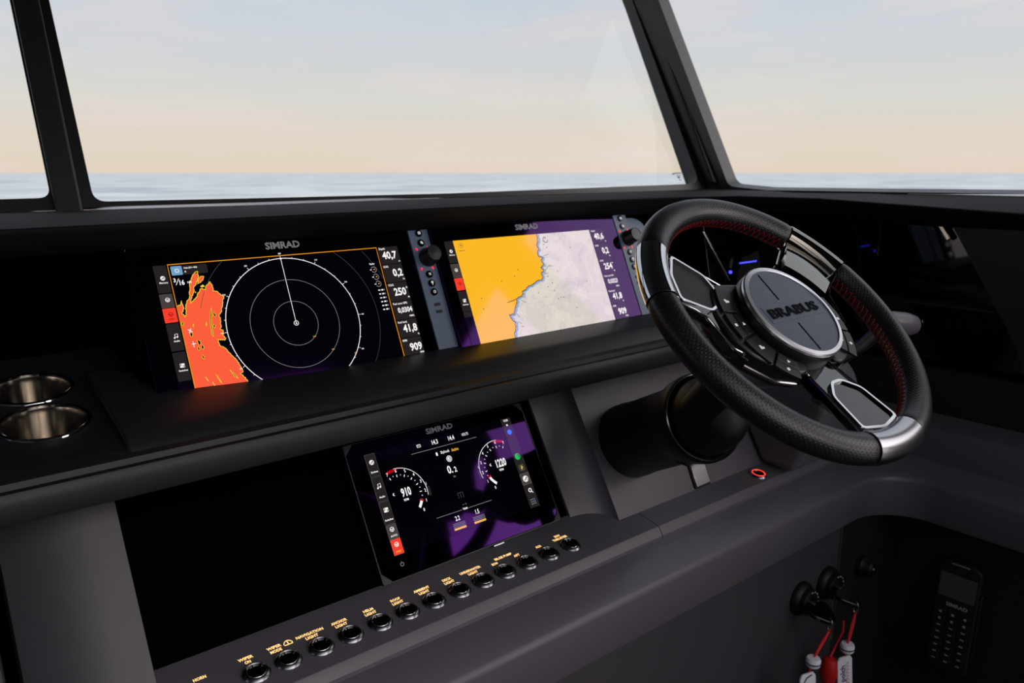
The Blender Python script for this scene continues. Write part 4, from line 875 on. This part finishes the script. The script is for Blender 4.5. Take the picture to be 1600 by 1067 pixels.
# ------------------------------------------------------------------ steering wheel
EL = .86
WC = Vector((.808, .51, -.179)); WNRM = Vector((0, -math.cos(EL), math.sin(EL)))
WF = frame(WC, (1, 0, 0), WNRM)
def steering_wheel():
    root = thing('steering_wheel', 'black perforated leather steering wheel with red stitching and chrome spokes', 'steering wheel', WF)
    RT = .180
    def rim(a0, a1, ra, rb, step=2.0, cap=True, uv=False):
        n = max(2, int(abs(a1-a0)/step)); m = 28; vs = []; fs = []; uvs = []
        for i in range(n+1):
            a = math.radians(a0+(a1-a0)*i/n)
            # rounded ends so the wrap meets the metal in a soft seam
            k = 1.0
            if uv and (i == 0 or i == n): k = .93
            elif uv and (i == 1 or i == n-1): k = .985
            for j in range(m):
                b = 2*PI*j/m; rr = RT+ra*k*math.cos(b)
                vs.append((rr*math.cos(a), rr*math.sin(a), rb*k*math.sin(b)))
        for i in range(n):
            for j in range(m): fs.append((i*m+j, (i+1)*m+j, (i+1)*m+(j+1) % m, i*m+(j+1) % m))
        fs.append(tuple(range(m-1, -1, -1))); fs.append(tuple(n*m+j for j in range(m)))
        mb = MB(); mb.add(vs, fs)
        return mb, n, m
    gaps = [(30, 13), (150, 13), (270, 14)]
    segs = [(43, 137), (163, 256), (284, 377)]
    for a0, a1 in segs:
        mb, n, m = rim(a0, a1, .0182, .0168, 1.5, uv=True)
        o = mb.build('rim_leather', M['leather'], root, local=True)
        me = o.data; uvl = me.uv_layers.new(name='UVMap')
        pu = math.radians(1.5)*RT/.0056; pv = 0
        for p in me.polygons:
            idx = [me.loops[l].vertex_index for l in p.loop_indices]
            if len(idx) > 4: continue
            js = [k % m for k in idx]; wrap = max(js)-min(js) > 2
            for l, k in zip(p.loop_indices, idx):
                j = k % m; j = j+m if (wrap and j == 0) else j
                uvl.data[l].uv = ((k//m)*pu, j*20/28.0)
        # cross-stitched seam on the inner side of the rim
        st = MB(); L = math.radians(a1-a0)*RT; k = int(L/.0088)
        for i in range(k):
            t0 = math.radians(a0+1+(a1-a0-2)*(i+.1)/k); t1 = math.radians(a0+1+(a1-a0-2)*(i+.95)/k)
            for s_ in (1, -1):
                P = []
                for q in range(4):
                    t = t0+(t1-t0)*q/3; b = PI+s_*(.50-1.0*q/3)-.28
                    P.append(((RT+.0187*math.cos(b))*math.cos(t), (RT+.0187*math.cos(b))*math.sin(t), -.0172*math.sin(b)))
                st.tube(P, .00075, 5)
        st.build('red_stitching', M['red_stitch'], root, local=True, kind='stuff')
    for c, h in gaps:
        mb, _, _ = rim(c-h+.35, c+h-.35, .0187, .0173, 1.5)
        mb.build('rim_insert', M['satin'] if c == 270 else M['chrome'] if c == 150 else M['dark_chrome'], root, local=True)
    # three spokes, each a dark blade with a chrome-framed inset
    for c, h in gaps:
        A = math.radians(c); m4 = Matrix.Rotation(A, 4, 'Z')       # local x radial, y tangential
        hw = .040
        if c == 270: outl = fillet([(.050, -.026), (.095, -.030), (.135, -.036), (.170, -hw), (.170, hw), (.135, .036), (.095, .030), (.050, .026)], [0, .01, .01, 0, 0, .01, .01, 0], 3)
        else:
            q_ = 1 if c == 150 else -1
            outl = fillet([(x, y*q_) for x, y in ((.050, -.026), (.095, -.030), (.135, -.036), (.170, -hw), (.170, hw), (.135, .038), (.116, .042), (.088, .074), (.050, .070))][::q_], [0, .01, .01, 0, 0, .01, .01, .004, 0][::q_], 3)
        # rising towards the rim: blade from z=-.018 at hub to z=.006 at the rim
        n = len(outl); top = []; bot = []
        for x, y in outl:
            z = -.012+(x-.05)/.12*.018; top.append((x, y, z)); bot.append((x, y, z-.012-.004*(x < .1)))
        mb = MB(); mb.add(top+bot, [tuple(range(n)), tuple(range(2*n-1, n-1, -1))]+[(i, n+i, n+(i+1) % n, (i+1) % n) for i in range(n)], m4)
        sp = mb.build('spoke', M['dark_chrome'] if c == 30 else M['piano'], root, local=True, bevel=.003)
        tilt = Matrix.Rotation(-math.atan2(.018, .12), 4, 'Y')
        fm = m4 @ Matrix.Translation((.05, 0, -.012)) @ tilt
        if c == 30:
            ho = fillet([(.050, -.034), (.116, -.036), (.116, .036), (.050, .034)], [.010, .006, .006, .010], 4)
            hi = fillet([(.056, -.028), (.110, -.031), (.110, .031), (.056, .028)], [.008, .005, .005, .008], 4)
        else:
            ho = fillet([(.042, -.010), (.060, -.030), (.108, -.036), (.116, .0), (.108, .036), (.060, .030), (.042, .010)], .006, 4)
            hi = fillet([(.0455, -.009), (.0615, -.0272), (.1055, -.0328), (.1125, .0), (.1055, .0328), (.0615, .0272), (.0455, .009)], .005, 4)
        vs, fs = curve_mesh([ho, hi] if c != 30 else [rrect(.0455, -.0365, .0515, .0365, .002)], .004); MB().add(vs, fs, fm @ Matrix.Translation((0, 0, .0040))).build('spoke_frame', M['chrome'], sp, local=True, smooth=False, bevel=.0008)
        if c == 30:      # gently domed mirror plate
            secs = []
            for k in range(9):
                x = .080+.086*k/8; z = .0175-.0135*(k/8)**1.6; w = .030+.007*k/8
                secs.append([(x, w*t, z-.0025*t*t) for t in (-1, -.75, -.5, -.25, 0, .25, .5, .75, 1)]+[(x, w, z-.012), (x, -w, z-.012)])
            MB().loft(secs, m4).build('spoke_plate', M['dark_chrome'], sp, local=True, ang=40)
        else: MB().prism(hi, .0002, .0012, fm).build('spoke_inset', M['gloss'] if c == 270 else M['black'], sp, local=True, smooth=False)
        for s_ in (-1, 1):
            wide = (c == 150 and s_ == 1) or (c == 30 and s_ == -1)
            e = [(x, s_*y, -.012+(x-.05)/.12*.018+.0006) for x, y in (((.060, .0275), (.095, .0305), (.135, .0365), (.168, .0405)) if not wide else ((.070, .0745), (.088, .0745), (.116, .0425), (.135, .0385), (.168, .0405)))]
            MB().tube(e, .0016, 8, m4).build('spoke_edge', M['chrome'], sp, local=True)
    # hub drum, skirt, bright ring, emblem
    hub = MB().lathe([(.030, -.075), (.044, -.072), (.050, -.060), (.056, -.050), (.0665, -.046), (.0685, -.040), (.0690, .004), (.0680, .0095), (.0655, .0125), (.0, .0125)], 72).build('hub', M['hub'], root, local=True)
    MB().lathe([(.0440, -.0745), (.0505, -.0630), (.0535, -.0560), (.0560, -.0540), (.0545, -.0620), (.0470, -.0765)], 64, close=True).build('hub_collar', M['satin'], hub, local=True)
    MB().lathe([(.0612, .0120), (.0614, .0154), (.0622, .0163), (.0668, .0157), (.0680, .0140), (.0680, .0110)], 72, close=True).build('hub_ring', M['ring'], hub, local=True)
    # emblem disc with a narrow vertical groove and a flat bar across the middle for the lettering
    em = MB(); w = .0016
    disc = circle(0, 0, .0615, 72); xg = -.0105
    def part(f): return [p for p in disc if f(p)]
    yl = math.sqrt(.0615**2-xg**2)
    vs, fs = curve_mesh([disc, rrect(xg-w, .0175, xg+w, yl-.003, .0008), rrect(xg-w, -yl+.003, xg+w, -.0175, .0008)], .002)
    em.add(vs, fs, Matrix.Translation((0, 0, .0148))); em.build('emblem', M['emblem'], hub, local=True, smooth=False)
    MB().prism(rrect(-.053, -.0125, .053, .0125, .002), .0144, .01515).build('emblem_bar', M['emblem'], hub, local=True, bevel=.0003)
    put_text(MB(), 'BRABUS', 0, 0, .0132/.72, 1.46, .02, .0155, ext=.04).build('emblem_lettering', M['black_ink'], hub, local=True, smooth=False)
    # switch pads left and right
    for s_ in (-1, 1):
        P = [(.030, .060), (.072, .066), (.088, .056), (.106, .028), (.108, -.008), (.098, -.036), (.070, -.064), (.040, -.074), (.028, -.070)]
        P = fillet([(s_*x, y) for x, y in P], .008, 3)
        pad = MB().prism(P, -.030, -.001).build('switch_pad', M['hub'], root, local=True, bevel=.003)
        # bright trim along the pad's lower edge
        e = [(s_*x*1.01, y*1.01, -.020) for x, y in ((.040, -.074), (.070, -.064), (.097, -.0355))]
        MB().tube(e, .0022, 8).build('pad_trim', M['satin'], pad, local=True)
        e = [(s_*x*1.012, y*1.012, -.0115) for x, y in ((.097, -.0355), (.1075, -.008), (.1055, .028), (.088, .056))]
        MB().tube(e, .0010, 8).build('pad_trim', M['dark_chrome'], pad, local=True)
        # six keys in four rows round the hub
        rows = [(36, 15, 1), (13, -8, 2), (-10, -32, 1), (-34, -54, 2)] if s_ < 0 else [(36, 25, 1), (23, 2, 2), (0, -22, 2), (-24, -48, 2)]
        for a0, a1, cnt in rows:
            for q in range(cnt):
                r0, r1 = (.0735, .0985) if cnt == 1 else ((.0735, .0855) if q == 0 else (.0865, .0985))
                pts = []
                N = 5
                for k in range(N+1):
                    a = math.radians(a0+(a1-a0)*k/N); pts.append((s_*r1*math.cos(a), r1*math.sin(a)))
                for k in range(N, -1, -1):
                    a = math.radians(a0+(a1-a0)*k/N); pts.append((s_*r0*math.cos(a), r0*math.sin(a)))
                ky = MB().prism(pts, -.0016, .0020).build('pad_key', M['button'], pad, local=True, bevel=.0008)
                am = math.radians((a0+a1)/2); rm = (r0+r1)/2; cx, cy = s_*rm*math.cos(am), rm*math.sin(am)
                g = MB()
                if s_ < 0 and cnt == 1:
                    g.prism([(cx-.003, cy-.002), (cx+.003, cy-.002), (cx+.003, cy+.0005), (cx+.001, cy+.0005), (cx-.001, cy+.0032), (cx-.003, cy+.0032)], .0020, .0023)
                elif s_ > 0 and cnt == 1:
                    g.tube([(cx+.003*math.cos(t), cy+.003*math.sin(t), .0022) for t in [2*PI*k/16 for k in range(16)]], .0005, 5, closed=True)
                else:
                    g.prism([(cx-.0022, cy-.0016), (cx+.0022, cy-.0016), (cx, cy+.0022)] if q == 0 else [(cx-.0018, cy-.0018), (cx+.0018, cy-.0018), (cx+.0018, cy+.0018), (cx-.0018, cy+.0018)], .0020, .0023)
                g.build('key_symbol', M['icon'], pad, local=True, smooth=False)
    # steering shaft from the hub down to the tilt joint
    MB().lathe([(.024, -.19), (.026, -.12), (.034, -.10), (.036, -.07)], 32).build('shaft', M['rubber'], root, local=True)
steering_wheel()

def column():
    c = Vector((.872, .668, -.354)); foot = Vector((.928, .868, -.4595)); ax = (c-foot).normalized()
    h = (c-foot).length
    m = frame(foot, (1, 0, 0), ax)
    root = thing('steering_column', 'dark round steering column boss behind the wheel, with a thin bright ring', 'steering column', m)
    MB().lathe([(.064, -.02), (.063, .020), (.060, .06), (.058, h-.075), (.060, h-.05), (.0645, h-.03), (.0662, h-.012), (.0656, h-.004), (.0628, h), (.0590, h-.003), (.0570, h-.010)], 64).build('cowl', M['rubber'], root, local=True)
    MB().lathe([(.0612, h-.0010), (.0622, h+.0008), (.0634, h-.0008)], 64, close=True).build('bright_ring', M['satin'], root, local=True)
    MB().lathe([(.0570, h-.012), (.0560, h+.010), (.0510, h+.032), (.0420, h+.050), (.0280, h+.062), (.0, h+.066)], 64).build('joint_dome', M['rubber'], root, local=True)
    # tilt lever under the cowl
    lv = MB(); lv.box((0, 0, 0), (.034, .006, .040), Matrix.Translation((.880, .682, -.447)) @ Matrix.Rotation(-.45, 4, 'X'))
    lo = lv.build('tilt_lever', M['black'], root, bevel=.002)
    MB().box((0, -.0036, .0), (.030, .0012, .034), Matrix.Translation((.880, .682, -.447)) @ Matrix.Rotation(-.45, 4, 'X')).build('lever_face', M['satin'], lo, bevel=.0005)
    MB().box((.862, .705, -.425), (.014, .04, .012)).build('lever_stem', M['black'], root, bevel=.002)
column()

# ------------------------------------------------------------------ throttle and the small panel behind the wheel
def throttle():
    root = thing('throttle_lever', 'grey throttle lever with rounded grip to the right of the wheel', 'lever', Matrix.Translation((1.25, .78, -.50)))
    prof = fillet([(.953, -.305), (.80, -.315), (.70, -.36), (.68, -.42), (.74, -.556), (.806, -.556)], [.0, .03, .03, .03, 0, 0], 5)
    xprism(prof, 1.225, 1.345).build('binnacle', M['grey'], root, bevel=.012, seg=4)
    g = MB(); P = [(1.17, .585, -.245), (1.19, .583, -.246), (1.215, .578, -.250), (1.24, .572, -.254), (1.258, .567, -.2565), (1.268, .565, -.2575)]
    g.tube(P, [.013, .017, .0195, .0195, .016, .008], 20); g.build('grip', M['grey'], root)
    MB().tube([(1.20, .585, -.255), (1.215, .62, -.29), (1.235, .70, -.35), (1.245, .74, -.40)], [.010, .011, .013, .014], 14).build('arm', M['satin'], root)
    MB().lathe([(.0, .0), (.0022, .0), (.0022, .0008), (.0, .0008)], 10, frame((1.2655, .5555, -.250), (1, 0, 0), (.4, -.8, .3))).build('grip_dot', M['white_print'], root, smooth=False)  # small pale disc on the grip
throttle()
def small_panel():
    m = frame((1.40, 1.02, -.20), (1, 0, 0), (-.1, -.97, .2))
    root = thing('control_panel', 'small gloss black panel with a blue light strip, seen through the wheel', 'panel', m)
    MB().prism(rrect(-.075, -.10, .085, .08, .008), -.008, 0).build('panel_face', M['piano'], root, local=True, bevel=.001)
    MB().box((.045, -.012, .002), (.052, .0028, .002)).build('blue_light', M['led_blue'], root, local=True, smooth=False)
    MB().lathe([(.0, .003), (.003, .003), (.0035, .0)], 14, Matrix.Translation((-.012, -.028, 0))).build('blue_lamp', M['led_blue'], root, local=True)
    MB().box((0, 0, 0), (.005, .125, .004), Matrix.Translation((-.05, .01, .002)) @ Matrix.Rotation(.5, 4, 'Z')).build('edge_strip', M['satin'], root, local=True, bevel=.001)
small_panel()

# ------------------------------------------------------------------ key switches, keys, tags, handset
YF = .7178
def key_switch(x, z, label, turned):
    m = frame((x, YF, z), (1, 0, 0), (0, -1, 0))
    r = thing('ignition_switch', label, 'key switch', m, 'ignition switches')
    MB().lathe([(.033, .0), (.033, .006), (.030, .012), (.026, .015), (.0245, .0235), (.020, .026), (.0, .026)], 48).build('switch_body', M['rubber'], r, local=True)
    MB().lathe([(.0242, .0232), (.0256, .0250), (.0262, .0225)], 48, close=True).build('switch_ring', M['hub'], r, local=True)
    mk = MB()
    for a in (-.2, .25, .7, 1.15, 1.6): mk.box((.0205*math.cos(a), .0205*math.sin(a), .0255), (.0040, .0028, .0006), None)
    mk.box((-.004, -.018, .0262), (.005, .004, .0006)); mk.box((-.010, -.019, .0262), (.003, .003, .0006))
    mk.build('switch_marking', M['white_print'], r, local=True, smooth=False)
    return r
SW = [(1.247, -.806, 'black ignition switch on the locker front holding the left-hand key'), (1.337, -.806, 'black ignition switch beside the panel gap, holding the right-hand key')]
for x, z, lab in SW: key_switch(x, z, lab, 0)

def key_set(x, z, side, label, tlabel, text, sway):
    # key: blade in the barrel, black head hanging out from it
    m = frame((x-.012, YF-.026, z+.009), (1, 0, 0), (0, -1, 0))
    k = thing('ignition_key', label, 'key', m, 'ignition keys')
    MB().box((0, 0, .006), (.007, .0022, .016)).build('blade', M['brass'], k, local=True, bevel=.0004)
    hd = fillet([(-.010, .008), (.010, .008), (.027, .016), (.026, .030), (.009, .054), (-.009, .054), (-.026, .030), (-.027, .016)], .006, 3)
    MB().prism([(a, b) for a, b in hd], -.0045, .0045, Matrix.Rotation(PI/2+.38, 4, 'X')).build('key_head', M['gloss'], k, local=True, bevel=.002)
    c = (x-.014, YF-.026-.046, z-.005)
    ring = [(c[0]+.003*math.sin(t), c[1]+.006*math.sin(t), c[2]-.012+.013*math.cos(t)) for t in [2*PI*i/24 for i in range(24)]]
    MB().tube(ring, .0011, 6, closed=True).build('split_ring', M['brass'], k)
    MB().box((c[0]+.012, c[1]+.004, c[2]-.036), (.009, .002, .024), None).build('spare_blade', M['brass'], k, bevel=.0006)
    t = thing('key_tag', tlabel, 'key tag', Matrix.Translation((c[0], c[1], c[2]-.024)), 'key tags on red cords')
    L0 = Vector((c[0], c[1], c[2]-.022)); B = L0+Vector((sway, -.004, -.054 if text else -.032))
    for s_ in (-1, 1):
        P = [L0+(B-L0)*q/6+Vector((s_*.0042*math.sin(PI*q/6), 0, 0)) for q in range(7)]
        MB().tube(P, .0019, 8).build('cord', M['red_cord'], t)
    MB().tube([B+Vector((0, 0, .003)), B+Vector((sway*.2, 0, -.026))], .0016, 8).build('cord', M['red_cord'], t)
    mk = frame(B, (1, 0, 0), (-.35, -1, .12)); y = mk.to_3x3().col[1]
    bead = MB().lathe([(.0045, -.009), (.0110, -.008), (.0130, -.004), (.0130, .004), (.0110, .008), (.0045, .009)], 28, Matrix.Translation(B+Vector((0, 0, -.006)))).build('bead', M['white_plastic'], t)
    MB().lathe([(.0129, -.0014), (.0135, -.0011), (.0135, .0011), (.0129, .0014)], 28, Matrix.Translation(B+Vector((0, 0, -.0065)))).build('bead_band', M['navy'], bead)
    o = B+Vector((sway*.3, 0, -.022)); fm = frame(o, (1, sway*.3, sway*.0), (-.30, -1, .10))
    tg = MB().prism(fillet([(-.012, 0), (.012, 0), (.0172, -.007), (.0172, -.095), (-.0172, -.095), (-.0172, -.007)], .002, 3), -.0018, .0018, fm).build('tag', M['white_plastic'], t, bevel=.0006)
    if text:
        mb = MB(); put_text(mb, text, 0, 0, .0115/.72, .95, .03, .0021, mtx=fm @ Matrix.Translation((-.0045, -.048, 0)) @ Matrix.Rotation(PI/2, 4, 'Z')); mb.build('tag_lettering', M['navy'], tg, smooth=False)
        mb = MB(); mb.box((.0028, -.042, .0020), (.0010, .060, .0004), fm)
        for q in range(9): mb.box((.0068, -.014-q*.0066, .0020), (.0016, .0036, .0004), fm)
        mb.build('tag_print', M['red_print'], tg, smooth=False)
    else:
        MB().tube([fm @ Vector(p) for p in ((.008, -.004, .0022), (-.003, -.007, .0022), (-.0125, -.018, .0022), (-.0142, -.04, .0022), (-.0142, -.090, .0022))], .0012, 6).build('tag_stripe', M['navy'], tg)
key_set(1.247, -.806, -1, 'black-headed key in the left ignition switch, its tag blank', 'white tag with a navy stripe and no lettering, on a red cord', '', -.056)
key_set(1.337, -.806, 1, 'black-headed key in the right ignition switch, beside the panel gap', 'white lettered tag hanging on a red cord from the right-hand key', 'nola polch', -.027)
def float_ball():
    m = Matrix.Translation((1.270, .660, -.912))
    t = thing('key_float', 'ribbed red key float hanging between the two white tags', 'key float', m)
    MB().tube([(1.325, .668, -.862), (1.318, .664, -.880), (1.285, .660, -.898), (1.271, .660, -.912)], .0020, 8).build('cord', M['red_cord'], t)
    pr = [(.0, .0), (.006, -.001)]
    for k in range(9):
        a = k/8; pr.append(((.012+.005*math.sin(PI*a))*(1 if k % 2 else .93), -.004-.050*a))
    pr += [(.006, -.058), (.0, -.059)]
    MB().lathe(pr, 28).build('float_body', M['red_float'], t, local=True)
float_ball()
def coil():
    # lanyard clip of the kill cord on the filler panel
    m = frame((1.470, YF, -.815), (1, 0, 0), (0, -1, 0))
    r = thing('stop_switch', 'black stop switch on the dark filler panel right of the gap', 'switch', m)
    MB().lathe([(.022, .0), (.022, .010), (.019, .014), (.017, .026), (.012, .030), (.0, .030)], 36).build('switch_body', M['rubber'], r, local=True)
    MB().lathe([(.0, .034), (.006, .033), (.008, .030)], 20).build('switch_cap', M['gloss'], r, local=True)
    h = thing('microphone_clip', 'dark upright clip on the side niche, between stop switch and handset', 'clip', frame((1.605, .735, -.905), (0, -1, 0), (-1, 0, 0)))
    MB().prism(rrect(-.011, -.10, .011, .026, .006), 0, .014).build('clip_body', M['rubber'], h, local=True, bevel=.003)
    MB().box((.002, .020, .017), (.012, .010, .006)).build('clip_nose', M['grey'], h, local=True, bevel=.002)
coil()
def handset():
    # on the starboard niche wall, face to port
    x = 1.570
    m = frame((x, .568, -.905), (0, -1, 0), (-1, -.05, .10))
    r = thing('radio_handset', 'black radio handset with small grey screen and keypad in the dark niche', 'handset', m)
    W = .040
    MB().prism(fillet([(-W, -.115), (W, -.115), (W+.001, .105), (W*.7, .118), (-W*.7, .118), (-W-.001, .105)], .008, 4), -.024, 0).build('handset_body', M['black'], r, local=True, bevel=.004)
    MB().prism(rrect(-.034, .040, .034, .090, .003), 0, .0012).build('lcd', M['lcd'], r, local=True, bevel=.0004)
    MB().box((.0, .112, .001), (.034, .0016, .002)).build('top_bar', M['grey_print'], r, local=True, smooth=False)
    put_text(MB(), 'SIMRAD', .004, .026, .0075/.72, 1.1, .03, .0012).build('handset_lettering', M['grey_print'], r, smooth=False, local=True)
    for row in range(8):
        for c_ in range(3):
            if row == 0 and c_ == 1: pass
            kx, ky = -.023+c_*.023, .006-row*.0145
            kb = MB().prism(rrect(kx-.0085, ky-.0052, kx+.0085, ky+.0052, .003), 0, .0022).build('handset_key', M['hub'], r, local=True, bevel=.0006)
            w = .007 if row > 1 else .005
            MB().box((kx, ky, .0024), (w, .0024 if row > 1 else .0046, .0004)).build('key_symbol', M['grey_print'], kb, local=True, smooth=False)
    MB().box((W+.003, -.01, -.010), (.006, .15, .016)).build('side_rail', M['hub'], r, local=True, bevel=.002)
    MB().tube([(0, -.115, -.012), (-.004, -.15, -.012), (-.006, -.22, -.014), (-.002, -.32, -.018)], .0038, 8).build('handset_cable', M['rubber'], r, local=True)
    MB().box((0, .02, -.034), (.05, .10, .020)).build('cradle', M['hub'], r, local=True, bevel=.003)
handset()
